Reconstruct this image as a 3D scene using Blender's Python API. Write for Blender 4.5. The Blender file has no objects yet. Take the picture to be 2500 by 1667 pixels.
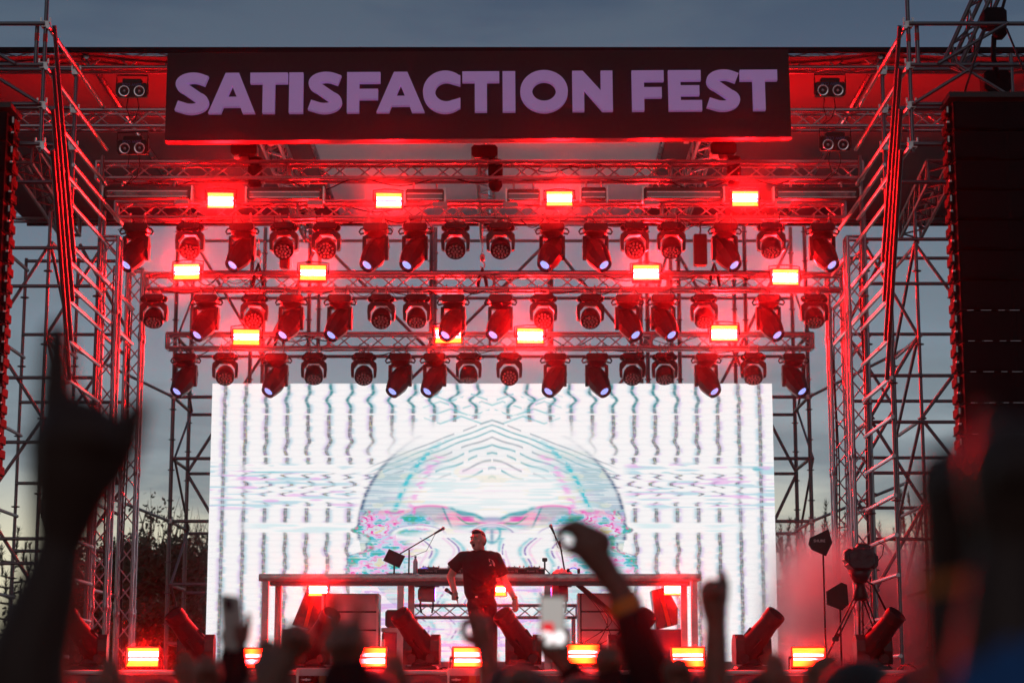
import bpy, bmesh, math, random
import numpy as np
from mathutils import Vector, Matrix, Quaternion

random.seed(7)
rng = np.random.default_rng(11)
scene = bpy.context.scene
COL = scene.collection

# ------------------------------------------------------------------ camera
F = 2500 * 70 / 36.0            # focal length in photograph pixels
PITCH = math.atan(870 / F)
CAM_Z = 1.75
SN, CS = math.sin(PITCH), math.cos(PITCH)
cam_data = bpy.data.cameras.new('camera')
cam = bpy.data.objects.new('camera', cam_data)
COL.objects.link(cam)
cam.location = (0, 0, CAM_Z)
cam.rotation_euler = (math.radians(90) + PITCH, 0, 0)
cam_data.lens = 70
cam_data.sensor_width = 36
cam_data.clip_start = 0.05
cam_data.clip_end = 2000
cam_data.dof.use_dof = True
cam_data.dof.focus_distance = 25.0
cam_data.dof.aperture_fstop = 2.4
scene.camera = cam

# ------------------------------------------------------------------ sky
world = bpy.data.worlds.new('World')
scene.world = world
world.use_nodes = True
wn, wl = world.node_tree.nodes, world.node_tree.links
wn.clear()
w_out = wn.new('ShaderNodeOutputWorld')
w_bg = wn.new('ShaderNodeBackground')
w_tc = wn.new('ShaderNodeTexCoord')
w_sep = wn.new('ShaderNodeSeparateXYZ')
wl.new(w_tc.outputs['Generated'], w_sep.inputs[0])
w_ramp = wn.new('ShaderNodeValToRGB')
w_mr = wn.new('ShaderNodeMapRange')
w_mr.inputs['From Min'].default_value = 0.0
w_mr.inputs['From Max'].default_value = 0.4
wl.new(w_sep.outputs['Z'], w_mr.inputs['Value'])
wl.new(w_mr.outputs[0], w_ramp.inputs[0])
stops = [(0.0, (.40, .37, .24)), (.035, (.82, .76, .52)), (.075, (.72, .68, .50)), (.115, (.33, .385, .41)),
         (.17, (.19, .25, .30)), (.24, (.125, .17, .225)), (.285, (.085, .122, .178)), (.33, (.060, .092, .142)), (.40, (.045, .074, .120))]
cr = w_ramp.color_ramp
while len(cr.elements) < len(stops):
    cr.elements.new(0.5)
for e, (z, c) in zip(cr.elements, stops):
    e.position = z / 0.4
    e.color = (*c, 1)
# away from the afterglow the low sky is as dull blue as the sky overhead
w_ramp2 = wn.new('ShaderNodeValToRGB')
w_ramp2.color_ramp.elements[0].color = (.016, .022, .034, 1)
w_ramp2.color_ramp.elements[1].color = (.032, .050, .082, 1)
wl.new(w_mr.outputs[0], w_ramp2.inputs[0])
w_az = wn.new('ShaderNodeMapRange'); w_az.interpolation_type = 'SMOOTHSTEP'
w_az.inputs['From Min'].default_value = -0.35
w_az.inputs['From Max'].default_value = 0.85
wl.new(w_sep.outputs['Y'], w_az.inputs['Value'])
w_dir = wn.new('ShaderNodeMix'); w_dir.data_type = 'RGBA'
wl.new(w_az.outputs[0], w_dir.inputs[0]); wl.new(w_ramp2.outputs[0], w_dir.inputs[6]); wl.new(w_ramp.outputs[0], w_dir.inputs[7])
# stretched evening cloud layers
w_map = wn.new('ShaderNodeMapping')
w_map.inputs['Scale'].default_value = (7, 7, 34)
w_map.inputs['Location'].default_value = (2.3, 0.4, 1.7)
wl.new(w_tc.outputs['Generated'], w_map.inputs[0])
w_no = wn.new('ShaderNodeTexNoise')
w_no.inputs['Scale'].default_value = 1.0
w_no.inputs['Detail'].default_value = 5.0
w_no.inputs['Roughness'].default_value = 0.55
wl.new(w_map.outputs[0], w_no.inputs['Vector'])
w_cr = wn.new('ShaderNodeValToRGB')
w_cr.color_ramp.elements[0].position = 0.42
w_cr.color_ramp.elements[1].position = 0.57
wl.new(w_no.outputs['Fac'], w_cr.inputs[0])
w_low = wn.new('ShaderNodeMapRange')
w_low.inputs['From Min'].default_value = 0.30
w_low.inputs['From Max'].default_value = 0.08
w_low.inputs['To Min'].default_value = 0.22
w_low.inputs['To Max'].default_value = 0.82
wl.new(w_sep.outputs['Z'], w_low.inputs['Value'])
w_mul = wn.new('ShaderNodeMath'); w_mul.operation = 'MULTIPLY'
wl.new(w_cr.outputs[0], w_mul.inputs[0]); wl.new(w_low.outputs[0], w_mul.inputs[1])
w_mix = wn.new('ShaderNodeMix'); w_mix.data_type = 'RGBA'
w_mul2 = wn.new('ShaderNodeMath'); w_mul2.operation = 'MULTIPLY'
wl.new(w_mul.outputs[0], w_mul2.inputs[0]); wl.new(w_az.outputs[0], w_mul2.inputs[1])
wl.new(w_mul2.outputs[0], w_mix.inputs[0])
wl.new(w_dir.outputs[2], w_mix.inputs[6])
w_mix.inputs[7].default_value = (.15, .195, .225, 1)
w_sky = wn.new('ShaderNodeTexSky')
w_sky.sky_type = 'NISHITA'
w_sky.sun_disc = False
w_sky.sun_elevation = math.radians(18)
w_sky.sun_rotation = math.radians(188)
w_add = wn.new('ShaderNodeMix'); w_add.data_type = 'RGBA'; w_add.blend_type = 'ADD'
w_add.inputs[0].default_value = 0.002
wl.new(w_mix.outputs[2], w_add.inputs[6]); wl.new(w_sky.outputs[0], w_add.inputs[7])
wl.new(w_add.outputs[2], w_bg.inputs[0])
w_bg.inputs[1].default_value = 1.0
wl.new(w_bg.outputs[0], w_out.inputs[0])

front_fill_data = bpy.data.lights.new('front_fill', 'SUN')  # soft fill from behind the camera, added for missing front light on stage
front_fill = bpy.data.objects.new('front_fill', front_fill_data)
COL.objects.link(front_fill)
front_fill_data.energy = 0.22
front_fill_data.angle = math.radians(50)
front_fill_data.color = (1.0, .90, .88)
front_fill.rotation_euler = (math.radians(72), 0, math.radians(-8))

scene.view_settings.view_transform = 'Standard'
scene.view_settings.look = 'None'
scene.view_settings.exposure = 0.0
scene.view_settings.gamma = 1.0
cy = scene.cycles
cy.use_denoising = True
cy.max_bounces = 6
cy.diffuse_bounces = 3
cy.glossy_bounces = 3
cy.transmission_bounces = 4
cy.volume_bounces = 2
cy.transparent_max_bounces = 6
cy.sample_clamp_indirect = 6.0
cy.volume_step_rate = 1.0
cy.volume_max_steps = 128
cy.caustics_reflective = False
cy.caustics_refractive = False

# ------------------------------------------------------------------ helpers
def at(px, py, Y):
    """world point at depth Y that the photograph shows at pixel (px, py) of 2500 x 1667"""
    u, v = (px - 1250) / F, (833.5 - py) / F
    yy, zz = CS - v * SN, SN + v * CS
    return Vector((u * Y / yy, Y, CAM_Z + zz * Y / yy))

def A(x, y, Y):                 # pixel of the 2352-wide copy
    return at(x * 2500 / 2352, y * 2500 / 2352, Y)

def mat(name, color, rough=.6, metal=0.0, emit=None, es=1.0, noise=None, bump=0.0, nscale=30.0, spec=.5):
    m = bpy.data.materials.new(name)
    m.use_nodes = True
    nt = m.node_tree
    b = nt.nodes['Principled BSDF']
    b.inputs['Base Color'].default_value = (*color, 1)
    b.inputs['Roughness'].default_value = rough
    b.inputs['Metallic'].default_value = metal
    b.inputs['Specular IOR Level'].default_value = spec
    if emit:
        b.inputs['Emission Color'].default_value = (*emit, 1)
        b.inputs['Emission Strength'].default_value = es
    if noise or bump:
        tc = nt.nodes.new('ShaderNodeTexCoord')
        n = nt.nodes.new('ShaderNodeTexNoise')
        n.inputs['Scale'].default_value = nscale
        n.inputs['Detail'].default_value = 4
        oi = nt.nodes.new('ShaderNodeObjectInfo')
        ad = nt.nodes.new('ShaderNodeVectorMath'); ad.operation = 'ADD'
        sc_ = nt.nodes.new('ShaderNodeVectorMath'); sc_.operation = 'SCALE'
        cx = nt.nodes.new('ShaderNodeCombineXYZ')
        nt.links.new(oi.outputs['Random'], cx.inputs[0])
        nt.links.new(cx.outputs[0], sc_.inputs[0]); sc_.inputs['Scale'].default_value = 37.0
        nt.links.new(tc.outputs['Object'], ad.inputs[0]); nt.links.new(sc_.outputs[0], ad.inputs[1])
        nt.links.new(ad.outputs[0], n.inputs['Vector'])
        if noise:
            r = nt.nodes.new('ShaderNodeValToRGB')
            r.color_ramp.elements[0].position = .3
            r.color_ramp.elements[1].position = .72
            r.color_ramp.elements[0].color = (*[max(0, c * (1 - noise)) for c in color], 1)
            r.color_ramp.elements[1].color = (*[min(1, c * (1 + noise)) for c in color], 1)
            nt.links.new(n.outputs['Fac'], r.inputs[0])
            nt.links.new(r.outputs[0], b.inputs['Base Color'])
            mr = nt.nodes.new('ShaderNodeMapRange')
            mr.inputs['To Min'].default_value = max(0.05, rough - .12)
            mr.inputs['To Max'].default_value = min(1, rough + .15)
            nt.links.new(n.outputs['Fac'], mr.inputs['Value'])
            nt.links.new(mr.outputs[0], b.inputs['Roughness'])
        if bump:
            bp = nt.nodes.new('ShaderNodeBump')
            bp.inputs['Strength'].default_value = bump
            bp.inputs['Distance'].default_value = 0.02
            nt.links.new(n.outputs['Fac'], bp.inputs['Height'])
            nt.links.new(bp.outputs[0], b.inputs['Normal'])
    return m

M = {}
M['alu'] = mat('brushed_aluminium', (.43, .42, .45), .28, .97, noise=.2, nscale=14)
M['galv'] = mat('galvanised_tube', (.17, .172, .185), .40, .85, noise=.3, nscale=9)
M['red_paint'] = mat('red_mark_paint', (.55, .03, .02), .5)
M['black'] = mat('black_plastic', (.012, .0115, .013), .38, noise=.3, nscale=20, spec=.3)
M['blackmetal'] = mat('black_painted_metal', (.018, .018, .02), .36, .2, spec=.35, noise=.3, nscale=20)
M['matte'] = mat('matte_black', (.008, .008, .009), .85, spec=.15)
M['grille'] = mat('black_grille', (.006, .006, .007), .8, spec=.15, bump=.3, nscale=220)
M['banner'] = mat('black_banner_board', (.014, .012, .014), .75, noise=.35, nscale=3)
M['letter'] = mat('lavender_letter', (.58, .42, .66), .55, emit=(.58, .30, .78), es=.19, noise=.05, nscale=4)  # weak emission stands in for front light on the letter faces
M['lens_glass'] = mat('lens_glass', (.05, .045, .06), .08, .0, spec=.9)
M['lens_blue'] = mat('blue_beam_lens', (.02, .02, .06), .1, emit=(.34, .40, 1.0), es=1.2)
M['lens_cell'] = mat('wash_lens_cell', (.55, .5, .5), .12, .6)
M['chrome'] = mat('reflector_chrome', (.8, .76, .8), .18, .95)
M['steel'] = mat('steel', (.5, .5, .5), .35, .85, noise=.2, nscale=30)
M['cable'] = mat('black_cable', (.015, .015, .016), .55)
M['white_paint'] = mat('white_painted_steel', (.72, .71, .68), .5, noise=.1, nscale=12)
M['grey_panel'] = mat('pale_grey_panel', (.52, .50, .50), .55, noise=.1, nscale=6)
M['silver_wrap'] = mat('silver_wrap', (.55, .54, .52), .34, .55, noise=.2, bump=.6, nscale=9)
M['wood'] = mat('orange_wood_edge', (.50, .19, .06), .6, noise=.2, nscale=12)
M['case'] = mat('purple_road_case', (.10, .055, .13), .5, noise=.2, nscale=8)
M['deck'] = mat('stage_deck', (.075, .07, .07), .45, noise=.4, nscale=2.5)
M['ground'] = mat('trampled_ground', (.07, .065, .05), .95, noise=.5, bump=.5, nscale=1.2)
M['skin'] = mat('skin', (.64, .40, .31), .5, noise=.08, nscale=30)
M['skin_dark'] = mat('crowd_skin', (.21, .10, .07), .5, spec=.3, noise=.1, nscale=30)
M['skin_shaded'] = mat('shaded_skin', (.055, .030, .022), .5, spec=.25)  # shade of the near silhouetted arms put into the skin colour
M['hair'] = mat('dark_hair', (.02, .013, .01), .55, bump=.8, nscale=90)
M['tshirt'] = mat('black_tshirt', (.012, .011, .014), .9, spec=.12, bump=.25, nscale=16)
M['trousers'] = mat('black_trousers', (.012, .011, .013), .85, spec=.12, bump=.25, nscale=18)
M['white_print'] = mat('white_print', (.8, .8, .8), .6)
M['blue_print'] = mat('blue_print', (.03, .13, .35), .6)
M['grey_print'] = mat('grey_print', (.4, .4, .4), .6)
M['wristband'] = mat('orange_wristband', (.85, .22, .03), .6)
M['blue_cloth'] = mat('blue_cloth', (.02, .10, .30), .85, bump=.3, nscale=20)
M['bark'] = mat('bark', (.05, .035, .025), .9, noise=.3, nscale=6)
M['leaf'] = mat('dark_leaf', (.05, .065, .03), .7, noise=.4, nscale=2)
M['needle'] = mat('pine_needle', (.045, .07, .04), .7, noise=.4, nscale=2)
# the strobes: deep red light strong enough to burn out in the picture
M['strobe_panel'] = mat('lit_strobe_panel', (.1, .02, .02), .5, emit=(1.0, .00105, .00006), es=900)
M['strobe_tube'] = mat('lit_strobe_tube', (.1, .02, .02), .5, emit=(1.0, .0030, .0055), es=3300)
M['floor_panel'] = mat('lit_floor_strobe_panel', (.1, .02, .02), .5, emit=(1.0, .0034, .0002), es=270)
M['floor_tube'] = mat('lit_floor_strobe_tube', (.1, .02, .02), .5, emit=(1.0, .0060, .0075), es=800)
M['lens_floor'] = mat('pale_beam_lens', (.1, .12, .15), .1, emit=(.45, .58, 1.0), es=.45)  # faint emission stands for the pale reflection in these lenses
M['violet_glow'] = mat('added_violet_glow', (.1, .05, .2), .4, emit=(.42, .14, 1.0), es=14)  # glow added to give the violet light under the table
M['screen_dot'] = mat('phone_screen_glow', (.05, .05, .05), .3, emit=(1, .95, .95), es=1.3)

def canopy_material(name, col, trans):
    m = bpy.data.materials.new(name); m.use_nodes = True
    nt = m.node_tree; n = nt.nodes; n.clear()
    o = n.new('ShaderNodeOutputMaterial'); mx = n.new('ShaderNodeMixShader'); mx.inputs[0].default_value = trans
    d = n.new('ShaderNodeBsdfDiffuse'); t = n.new('ShaderNodeBsdfTranslucent')
    tc = n.new('ShaderNodeTexCoord'); no = n.new('ShaderNodeTexNoise'); no.inputs['Scale'].default_value = .7; no.inputs['Detail'].default_value = 5
    r = n.new('ShaderNodeValToRGB')
    r.color_ramp.elements[0].color = (*[c * .8 for c in col], 1); r.color_ramp.elements[1].color = (*[min(1, c * 1.15) for c in col], 1)
    nt.links.new(tc.outputs['Object'], no.inputs['Vector']); nt.links.new(no.outputs['Fac'], r.inputs[0])
    nt.links.new(r.outputs[0], d.inputs[0]); nt.links.new(r.outputs[0], t.inputs[0])
    nt.links.new(d.outputs[0], mx.inputs[1]); nt.links.new(t.outputs[0], mx.inputs[2]); nt.links.new(mx.outputs[0], o.inputs[0])
    return m
M['canopy_white'] = canopy_material('white_roof_fabric', (.88, .84, .78), .40)
M['canopy_grey'] = canopy_material('grey_roof_fabric', (.15, .13, .135), .1)

class MB:
    """collects simple shapes into one mesh"""
    def __init__(s):
        s.v, s.f, s.sm = [], [], []
    def add(s, vs, fs, smooth=False):
        b = len(s.v)
        s.v += [tuple(v) for v in vs]
        s.f += [tuple(b + i for i in f) for f in fs]
        s.sm += [smooth] * len(fs)
        return s
    def box(s, c, d, m=None, ch=0.0):
        x, y, z = d[0] / 2, d[1] / 2, d[2] / 2
        if ch <= 0:
            vs = [Vector((sx * x, sy * y, sz * z)) for sx in (-1, 1) for sy in (-1, 1) for sz in (-1, 1)]
            fs = [(0, 1, 3, 2), (4, 6, 7, 5), (0, 4, 5, 1), (2, 3, 7, 6), (0, 2, 6, 4), (1, 5, 7, 3)]
        else:
            vs, fs = [], []
            k = 0
            pts = [(-x + ch, -z), (x - ch, -z), (x, -z + ch), (x, z - ch), (x - ch, z), (-x + ch, z), (-x, z - ch), (-x, -z + ch)]
            pin = [(-x + ch, -z + ch * .3), (x - ch, -z + ch * .3), (x - ch * .3, -z + ch), (x - ch * .3, z - ch), (x - ch, z - ch * .3), (-x + ch, z - ch * .3), (-x + ch * .3, z - ch), (-x + ch * .3, -z + ch)]
            for yy, pp in ((-y, pin), (-y + ch * .3, pts), (y - ch * .3, pts), (y, pin)):
                vs += [Vector((p[0], yy, p[1])) for p in pp]
            for r in range(3):
                for i in range(8):
                    j = (i + 1) % 8
                    fs.append((r * 8 + i, r * 8 + j, r * 8 + 8 + j, r * 8 + 8 + i))
            fs.append(tuple(range(7, -1, -1))); fs.append(tuple(24 + i for i in range(8)))
        vs = [(m @ v if m else v) + Vector(c) for v in vs]
        return s.add(vs, fs)
    def tube(s, pts, r, n=8, caps=True, smooth=True):
        pts = [Vector(p) for p in pts]
        rs = r if isinstance(r, (list, tuple)) else [r] * len(pts)
        vs, fs = [], []
        up = None
        for i, p in enumerate(pts):
            d = (pts[min(i + 1, len(pts) - 1)] - pts[max(i - 1, 0)]).normalized()
            if up is None:
                up = d.cross(Vector((0, 0, 1)))
                if up.length < .05: up = d.cross(Vector((0, 1, 0)))
                up.normalize()
            up = (up - d * up.dot(d)).normalized()
            w = d.cross(up)
            for k in range(n):
                a = 2 * math.pi * k / n
                vs.append(p + (up * math.cos(a) + w * math.sin(a)) * rs[i])
        for i in range(len(pts) - 1):
            for k in range(n):
                j = (k + 1) % n
                fs.append((i * n + k, i * n + j, i * n + n + j, i * n + n + k))
        s.add(vs, fs, smooth)
        if caps:
            b = len(s.v) - len(vs)
            s.f.append(tuple(b + k for k in range(n - 1, -1, -1))); s.sm.append(False)
            s.f.append(tuple(b + (len(pts) - 1) * n + k for k in range(n))); s.sm.append(False)
        return s
    def lathe(s, prof, m=None, n=16, smooth=True, caps=True):
        """prof: (radius, height) along local z"""
        m = m or Matrix.Identity(4)
        vs, fs = [], []
        for r, h in prof:
            for k in range(n):
                a = 2 * math.pi * k / n
                vs.append(m @ Vector((r * math.cos(a), r * math.sin(a), h)))
        for i in range(len(prof) - 1):
            for k in range(n):
                j = (k + 1) % n
                fs.append((i * n + k, i * n + j, i * n + n + j, i * n + n + k))
        s.add(vs, fs, smooth)
        b = len(s.v) - len(vs)
        if caps and prof[0][0] > 1e-4: s.f.append(tuple(b + k for k in range(n - 1, -1, -1))); s.sm.append(False)
        if caps and prof[-1][0] > 1e-4: s.f.append(tuple(b + (len(prof) - 1) * n + k for k in range(n))); s.sm.append(False)
        return s
    def prism(s, poly, y0, y1, m=None, holes=None):
        """polygon in local x-z extruded along local y (triangulated caps)"""
        from mathutils.geometry import tessellate_polygon
        m = m or Matrix.Identity(4)
        loops = [poly] + (holes or [])
        flat = [p for L in loops for p in L]
        tris = tessellate_polygon([[Vector((p[0], p[1], 0)) for p in L] for L in loops])
        n = len(flat)
        vs = [m @ Vector((p[0], y0, p[1])) for p in flat] + [m @ Vector((p[0], y1, p[1])) for p in flat]
        fs = [tuple(t) for t in tris] + [tuple(n + i for i in reversed(t)) for t in tris]
        o = 0
        for L in loops:
            k = len(L)
            for i in range(k):
                j = (i + 1) % k
                fs.append((o + i, o + j, n + o + j, n + o + i))
            o += k
        return s.add(vs, fs)
    def mesh(s, name, m):
        me = bpy.data.meshes.new(name)
        me.from_pydata(s.v, [], s.f)
        me.polygons.foreach_set('use_smooth', s.sm)
        bm = bmesh.new(); bm.from_mesh(me)
        bmesh.ops.recalc_face_normals(bm, faces=bm.faces)
        bm.to_mesh(me); bm.free()
        if m: me.materials.append(m)
        return me
    def build(s, name, m, parent=None, loc=None):
        return link(name, s.mesh(name, m), parent, loc)

def link(name, me, parent=None, loc=None, basis=None):
    o = bpy.data.objects.new(name, me)
    COL.objects.link(o)
    if parent: o.parent = parent
    if loc is not None: o.location = loc
    if basis is not None: o.matrix_basis = basis
    return o

def tag(o, label, cat, group=None, kind=None):
    if label: o['label'] = label
    if cat: o['category'] = cat
    if group: o['group'] = group
    if kind: o['kind'] = kind
    return o

def thing(name, label, cat, loc=(0, 0, 0), group=None, basis=None):
    o = bpy.data.objects.new(name, None)
    o.empty_display_size = .1
    COL.objects.link(o)
    if basis is not None: o.matrix_basis = basis
    else: o.location = loc
    return tag(o, label, cat, group)

_unit = {}
def unit_rod(m, n=8):
    k = (m.name, n)
    if k not in _unit:
        _unit[k] = MB().tube([(0, 0, 0), (0, 0, 1)], 1.0, n=n).mesh('rod', m)
    return _unit[k]

def rod(name, p0, p1, r, m, parent=None, n=8):
    """a straight tube as its own object; p0, p1 in the parent's frame (parents here are never rotated or scaled)"""
    p0, p1 = Vector(p0), Vector(p1)
    off = parent.location if parent else Vector()
    d = p1 - p0
    q = d.to_track_quat('Z', 'Y')
    o = bpy.data.objects.new(name, unit_rod(m, n))
    COL.objects.link(o)
    if parent: o.parent = parent
    o.location = p0 - off
    o.rotation_mode = 'QUATERNION'
    o.rotation_quaternion = q
    o.scale = (r, r, d.length)
    return o

def copy_tree(o, parent=None):
    c = o.copy(); COL.objects.link(c); c.parent = parent
    for ch in list(o.children): copy_tree(ch, c)
    return c

ORD = ['first', 'second', 'third', 'fourth', 'fifth', 'sixth', 'seventh', 'eighth', 'ninth', 'tenth', 'eleventh', 'twelfth',
       'thirteenth', 'fourteenth', 'fifteenth', 'sixteenth']
STAGE_Z = 1.98

def text_mesh(body, size, m, name='lettering', ext=.001):
    cu = bpy.data.curves.new('t', 'FONT')
    cu.body = body; cu.size = size; cu.extrude = ext; cu.align_x = 'CENTER'; cu.align_y = 'CENTER'
    o = bpy.data.objects.new('t', cu); COL.objects.link(o)
    dg = bpy.context.evaluated_depsgraph_get()
    me = bpy.data.meshes.new_from_object(o.evaluated_get(dg))
    bpy.data.objects.remove(o); bpy.data.curves.remove(cu)
    me.name = name
    me.materials.clear(); me.materials.append(m)
    return me
# ------------------------------------------------------------------ setting
XC = -0.36                      # centre line of the stage
g = MB(); g.add([(-600, -200, 0), (600, -200, 0), (600, 900, 0), (-600, 900, 0)], [(0, 1, 2, 3)])
tag(g.build('ground', M['ground']), 'trampled dark field under the crowd and stage', 'ground', kind='structure')

st = thing('stage_platform', 'low black stage platform under the lights and DJ table', 'stage', (XC, 20.9, 0))
MB().box((0, 6.6, STAGE_Z - .06), (13.6, 13.2, .12)).build('deck', M['deck'], st)
for i in range(12):
    MB().box((-6.2 + i * 1.13, -.03, .93), (1.12, .04, 1.86)).build('skirt_panel', M['matte'], st)
for i in range(6):
    for j in range(3):
        MB().tube([(-6 + i * 2.4, .5 + j * 6, 0), (-6 + i * 2.4, .5 + j * 6, STAGE_Z - .12)], .024).build('stage_leg', M['galv'], st)

# stage roof ------------------------------------------------------------------
RZ = 9.73
rf = thing('stage_roof', 'flat fabric stage roof above the lighting rig', 'roof', (XC, 24, RZ))
def roof_panel(x0, x1, m, nx=10, ny=10, y1=9.0):
    b = MB(); vs = []; fs = []
    for j in range(ny + 1):
        for i in range(nx + 1):
            fx, fy = i / nx, j / ny
            vs.append((x0 + (x1 - x0) * fx, y1 * fy, -.10 * math.sin(math.pi * fx) * (.6 + .4 * math.sin(fy * 9))))
    for j in range(ny):
        for i in range(nx):
            a = j * (nx + 1) + i
            fs.append((a, a + 1, a + nx + 2, a + nx + 1))
    b.add(vs, fs, True)
    return b.build('roof_fabric', m, rf)
roof_panel(-7.9, -5.0, M['canopy_grey']); roof_panel(-4.99, -2.56, M['canopy_grey']); roof_panel(-2.55, -.02, M['canopy_white'])
roof_panel(0.0, 2.55, M['canopy_white']); roof_panel(2.56, 4.99, M['canopy_grey']); roof_panel(5.0, 7.9, M['canopy_grey'])
for x in (-5.0, -2.55, 2.55, 5.0):
    MB().tube([(x, 0.05, -.03), (x, 9, -.03)], .035, n=10).build('keder_rail', M['alu'], rf)
MB().box((0, -.03, .02), (15.8, .05, .07)).build('front_edge', M['matte'], rf)
MB().box((0, 9.03, -.02), (15.8, .05, .10)).build('rear_edge', M['matte'], rf)

# trusses ---------------------------------------------------------------------
def truss(name, label, p0, p1, s=.21, up=(0, 0, 1), bay=.25, group=None, r=.025, rb=.0105, m=None, splices=(), cat='truss'):
    m = m or M['alu']
    p0, p1 = Vector(p0), Vector(p1)
    t = thing(name, label, cat, p0, group)
    d = (p1 - p0); L = d.length; d.normalize()
    c = Vector(up); c = (c - d * c.dot(d)).normalized(); b = c.cross(d)
    h = s / 2
    cor = {(i, j): b * (i * h) + c * (j * h) for i in (-1, 1) for j in (-1, 1)}
    for k in cor: rod('chord', p0 + cor[k], p1 + cor[k], r, m, t, n=10)
    n = max(2, round(L / bay)); st_ = L / n
    faces = [((-1, -1), (-1, 1), 0), ((1, -1), (1, 1), 1), ((-1, -1), (1, -1), 0), ((-1, 1), (1, 1), 1)]
    for a, e, ph in faces:
        for i in range(n):
            q0, q1 = (a, e) if (i + ph) % 2 == 0 else (e, a)
            rod('brace', p0 + d * (i * st_) + cor[q0], p0 + d * ((i + 1) * st_) + cor[q1], rb, m, t, n=6)
    for end in (p0, p1):
        for k0, k1 in (((-1, -1), (-1, 1)), ((1, -1), (1, 1)), ((-1, -1), (1, -1)), ((-1, 1), (1, 1))):
            rod('end_bar', end + cor[k0], end + cor[k1], .02, m, t, n=8)
    for f in splices:
        q = p0 + d * (L * f)
        for k in cor:
            rod('splice_collar', q + cor[k] - d * .06, q + cor[k] + d * .06, r * 1.35, m, t, n=10)
        rod('splice_post', q + cor[(-1, -1)], q + cor[(-1, 1)], .02, m, t, n=8)
        rod('splice_post', q + cor[(1, -1)], q + cor[(1, 1)], .02, m, t, n=8)
    return t

YA, YB, YC, YD = 24.8, 25.7, 27.0, 29.0
SPL = (.25, .5, .75)
def row(label, x0, x1, y, Y):
    p, q = at(x0, y, Y), at(x1, y, Y)
    q.z = p.z
    t = truss('lighting_truss', label, p, q, splices=SPL, group='lighting trusses')
    R = random.Random(int(y))
    L = q.x - p.x; x = R.uniform(.1, .4)
    while x < L - .9:                    # sagging cable runs taped along the truss
        w = R.uniform(.35, .95); sag = R.uniform(.03, .16); zz = R.choice((-.09, -.10, -.07, .08)); yy = R.uniform(-.11, .10)
        pts = [(x + w * k / 8, yy, zz - sag * math.sin(math.pi * k / 8) ** 1.3) for k in range(9)]
        MB().tube(pts, R.uniform(.005, .010), n=5).build('cable_loom', M['cable'], t)
        x += w * R.uniform(.5, 1.3)
    MB().tube([(x_, .06 + .012 * math.sin(x_ * 5), -.075 + .012 * math.sin(x_ * 3.1)) for x_ in np.linspace(.05, L - .05, 60)], .014, n=6).build('cable_loom', M['cable'], t)
    return t
row('aluminium truss directly below the banner, highest of the lighting trusses', 239, 2103, 420, YA)
row('aluminium truss carrying the top row of moving heads', 285, 2060, 516, YB)
row('aluminium truss carrying the middle row of moving heads', 357, 2056, 690, YC)
row('aluminium truss carrying the bottom row of moving heads above the screen', 409, 1983, 834, YD)
p, q = at(-60, 151, 24.35), at(2560, 147, 24.35); q.z = p.z
truss('roof_truss', 'roof edge truss running behind the top of the banner', p, q, group='roof trusses')
p, q = at(-60, 294, 24.35), at(2560, 292, 24.35); q.z = p.z
truss('roof_truss', 'second roof truss running behind the bottom of the banner', p, q, group='roof trusses')
for px, nm in ((610, 'left'), (1175, 'middle'), (1765, 'right')):
    p = at(px, 345, 24.75); 
    truss('roof_truss', f'roof truss running back under the fabric, {nm} of three', (p.x, 24.5, RZ - .28), (p.x, 32.8, RZ - .28), s=.24, bay=.3, group='trusses under the roof fabric')
p = at(-60, 520, 32.6); q = at(2560, 520, 32.6); q.z = p.z
truss('roof_truss', 'rear roof truss crossing the back of the stage', p, q, s=.24, bay=.3, group='roof trusses')

# vertical towers
def tower(px, Y, ytop, label):
    top = at(px, ytop, Y)
    return truss('truss_tower', label, (top.x, Y, STAGE_Z), (top.x, Y, top.z), s=.21, up=(0, 1, 0), bay=.26,
                 group='vertical truss towers', splices=(.16, .5, .83), cat='truss tower')
def tower_cable(t, sx):
    for k in range(2):
        MB().tube([(sx * .06 + .025 * k + .012 * math.sin(z * 2.3 + k), -.05 + .012 * math.sin(z * 1.7), z) for z in np.linspace(.0, 5.2, 40)], .011, n=5).build('cable_loom', M['cable'], t)
tower_cable(tower(273, 24.9, 582, 'front truss tower left of the screen, nearer the speakers'), 1)
tower_cable(tower(333, 27.6, 660, 'rear truss tower left of the screen, nearer the screen'), -1)
tower_cable(tower(2085, 24.9, 582, 'front truss tower right of the screen, nearer the speakers'), 1)
tower_cable(tower(2037, 27.6, 660, 'rear truss tower right of the screen, nearer the screen'), -1)

# scaffolding -------------------------------------------------------------------
_ros = None
def rosette(p, parent):
    global _ros
    if _ros is None:
        _ros = MB().lathe([(.03, -.012), (.062, -.006), (.062, .006), (.03, .012)], n=12).mesh('rosette', M['galv'])
    return link('rosette', _ros, parent, Vector(p) - parent.location)
_mark = {}
def red_mark(p, d, parent):
    o = rod('red_mark', Vector(p), Vector(p) + Vector(d).normalized() * .09, .0262, M['red_paint'], parent, n=10)
    return o
_cup = None
def coupler(p, parent):
    global _cup
    if _cup is None:
        _cup = MB().box((0, 0, 0), (.10, .10, .075), ch=.015).box((.05, -.02, .05), (.018, .018, .06)).box((-.05, -.02, .05), (.018, .018, .06)).mesh('coupler', M['steel'])
    return link('coupler', _cup, parent, Vector(p) - parent.location)
TR = .0242

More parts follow.
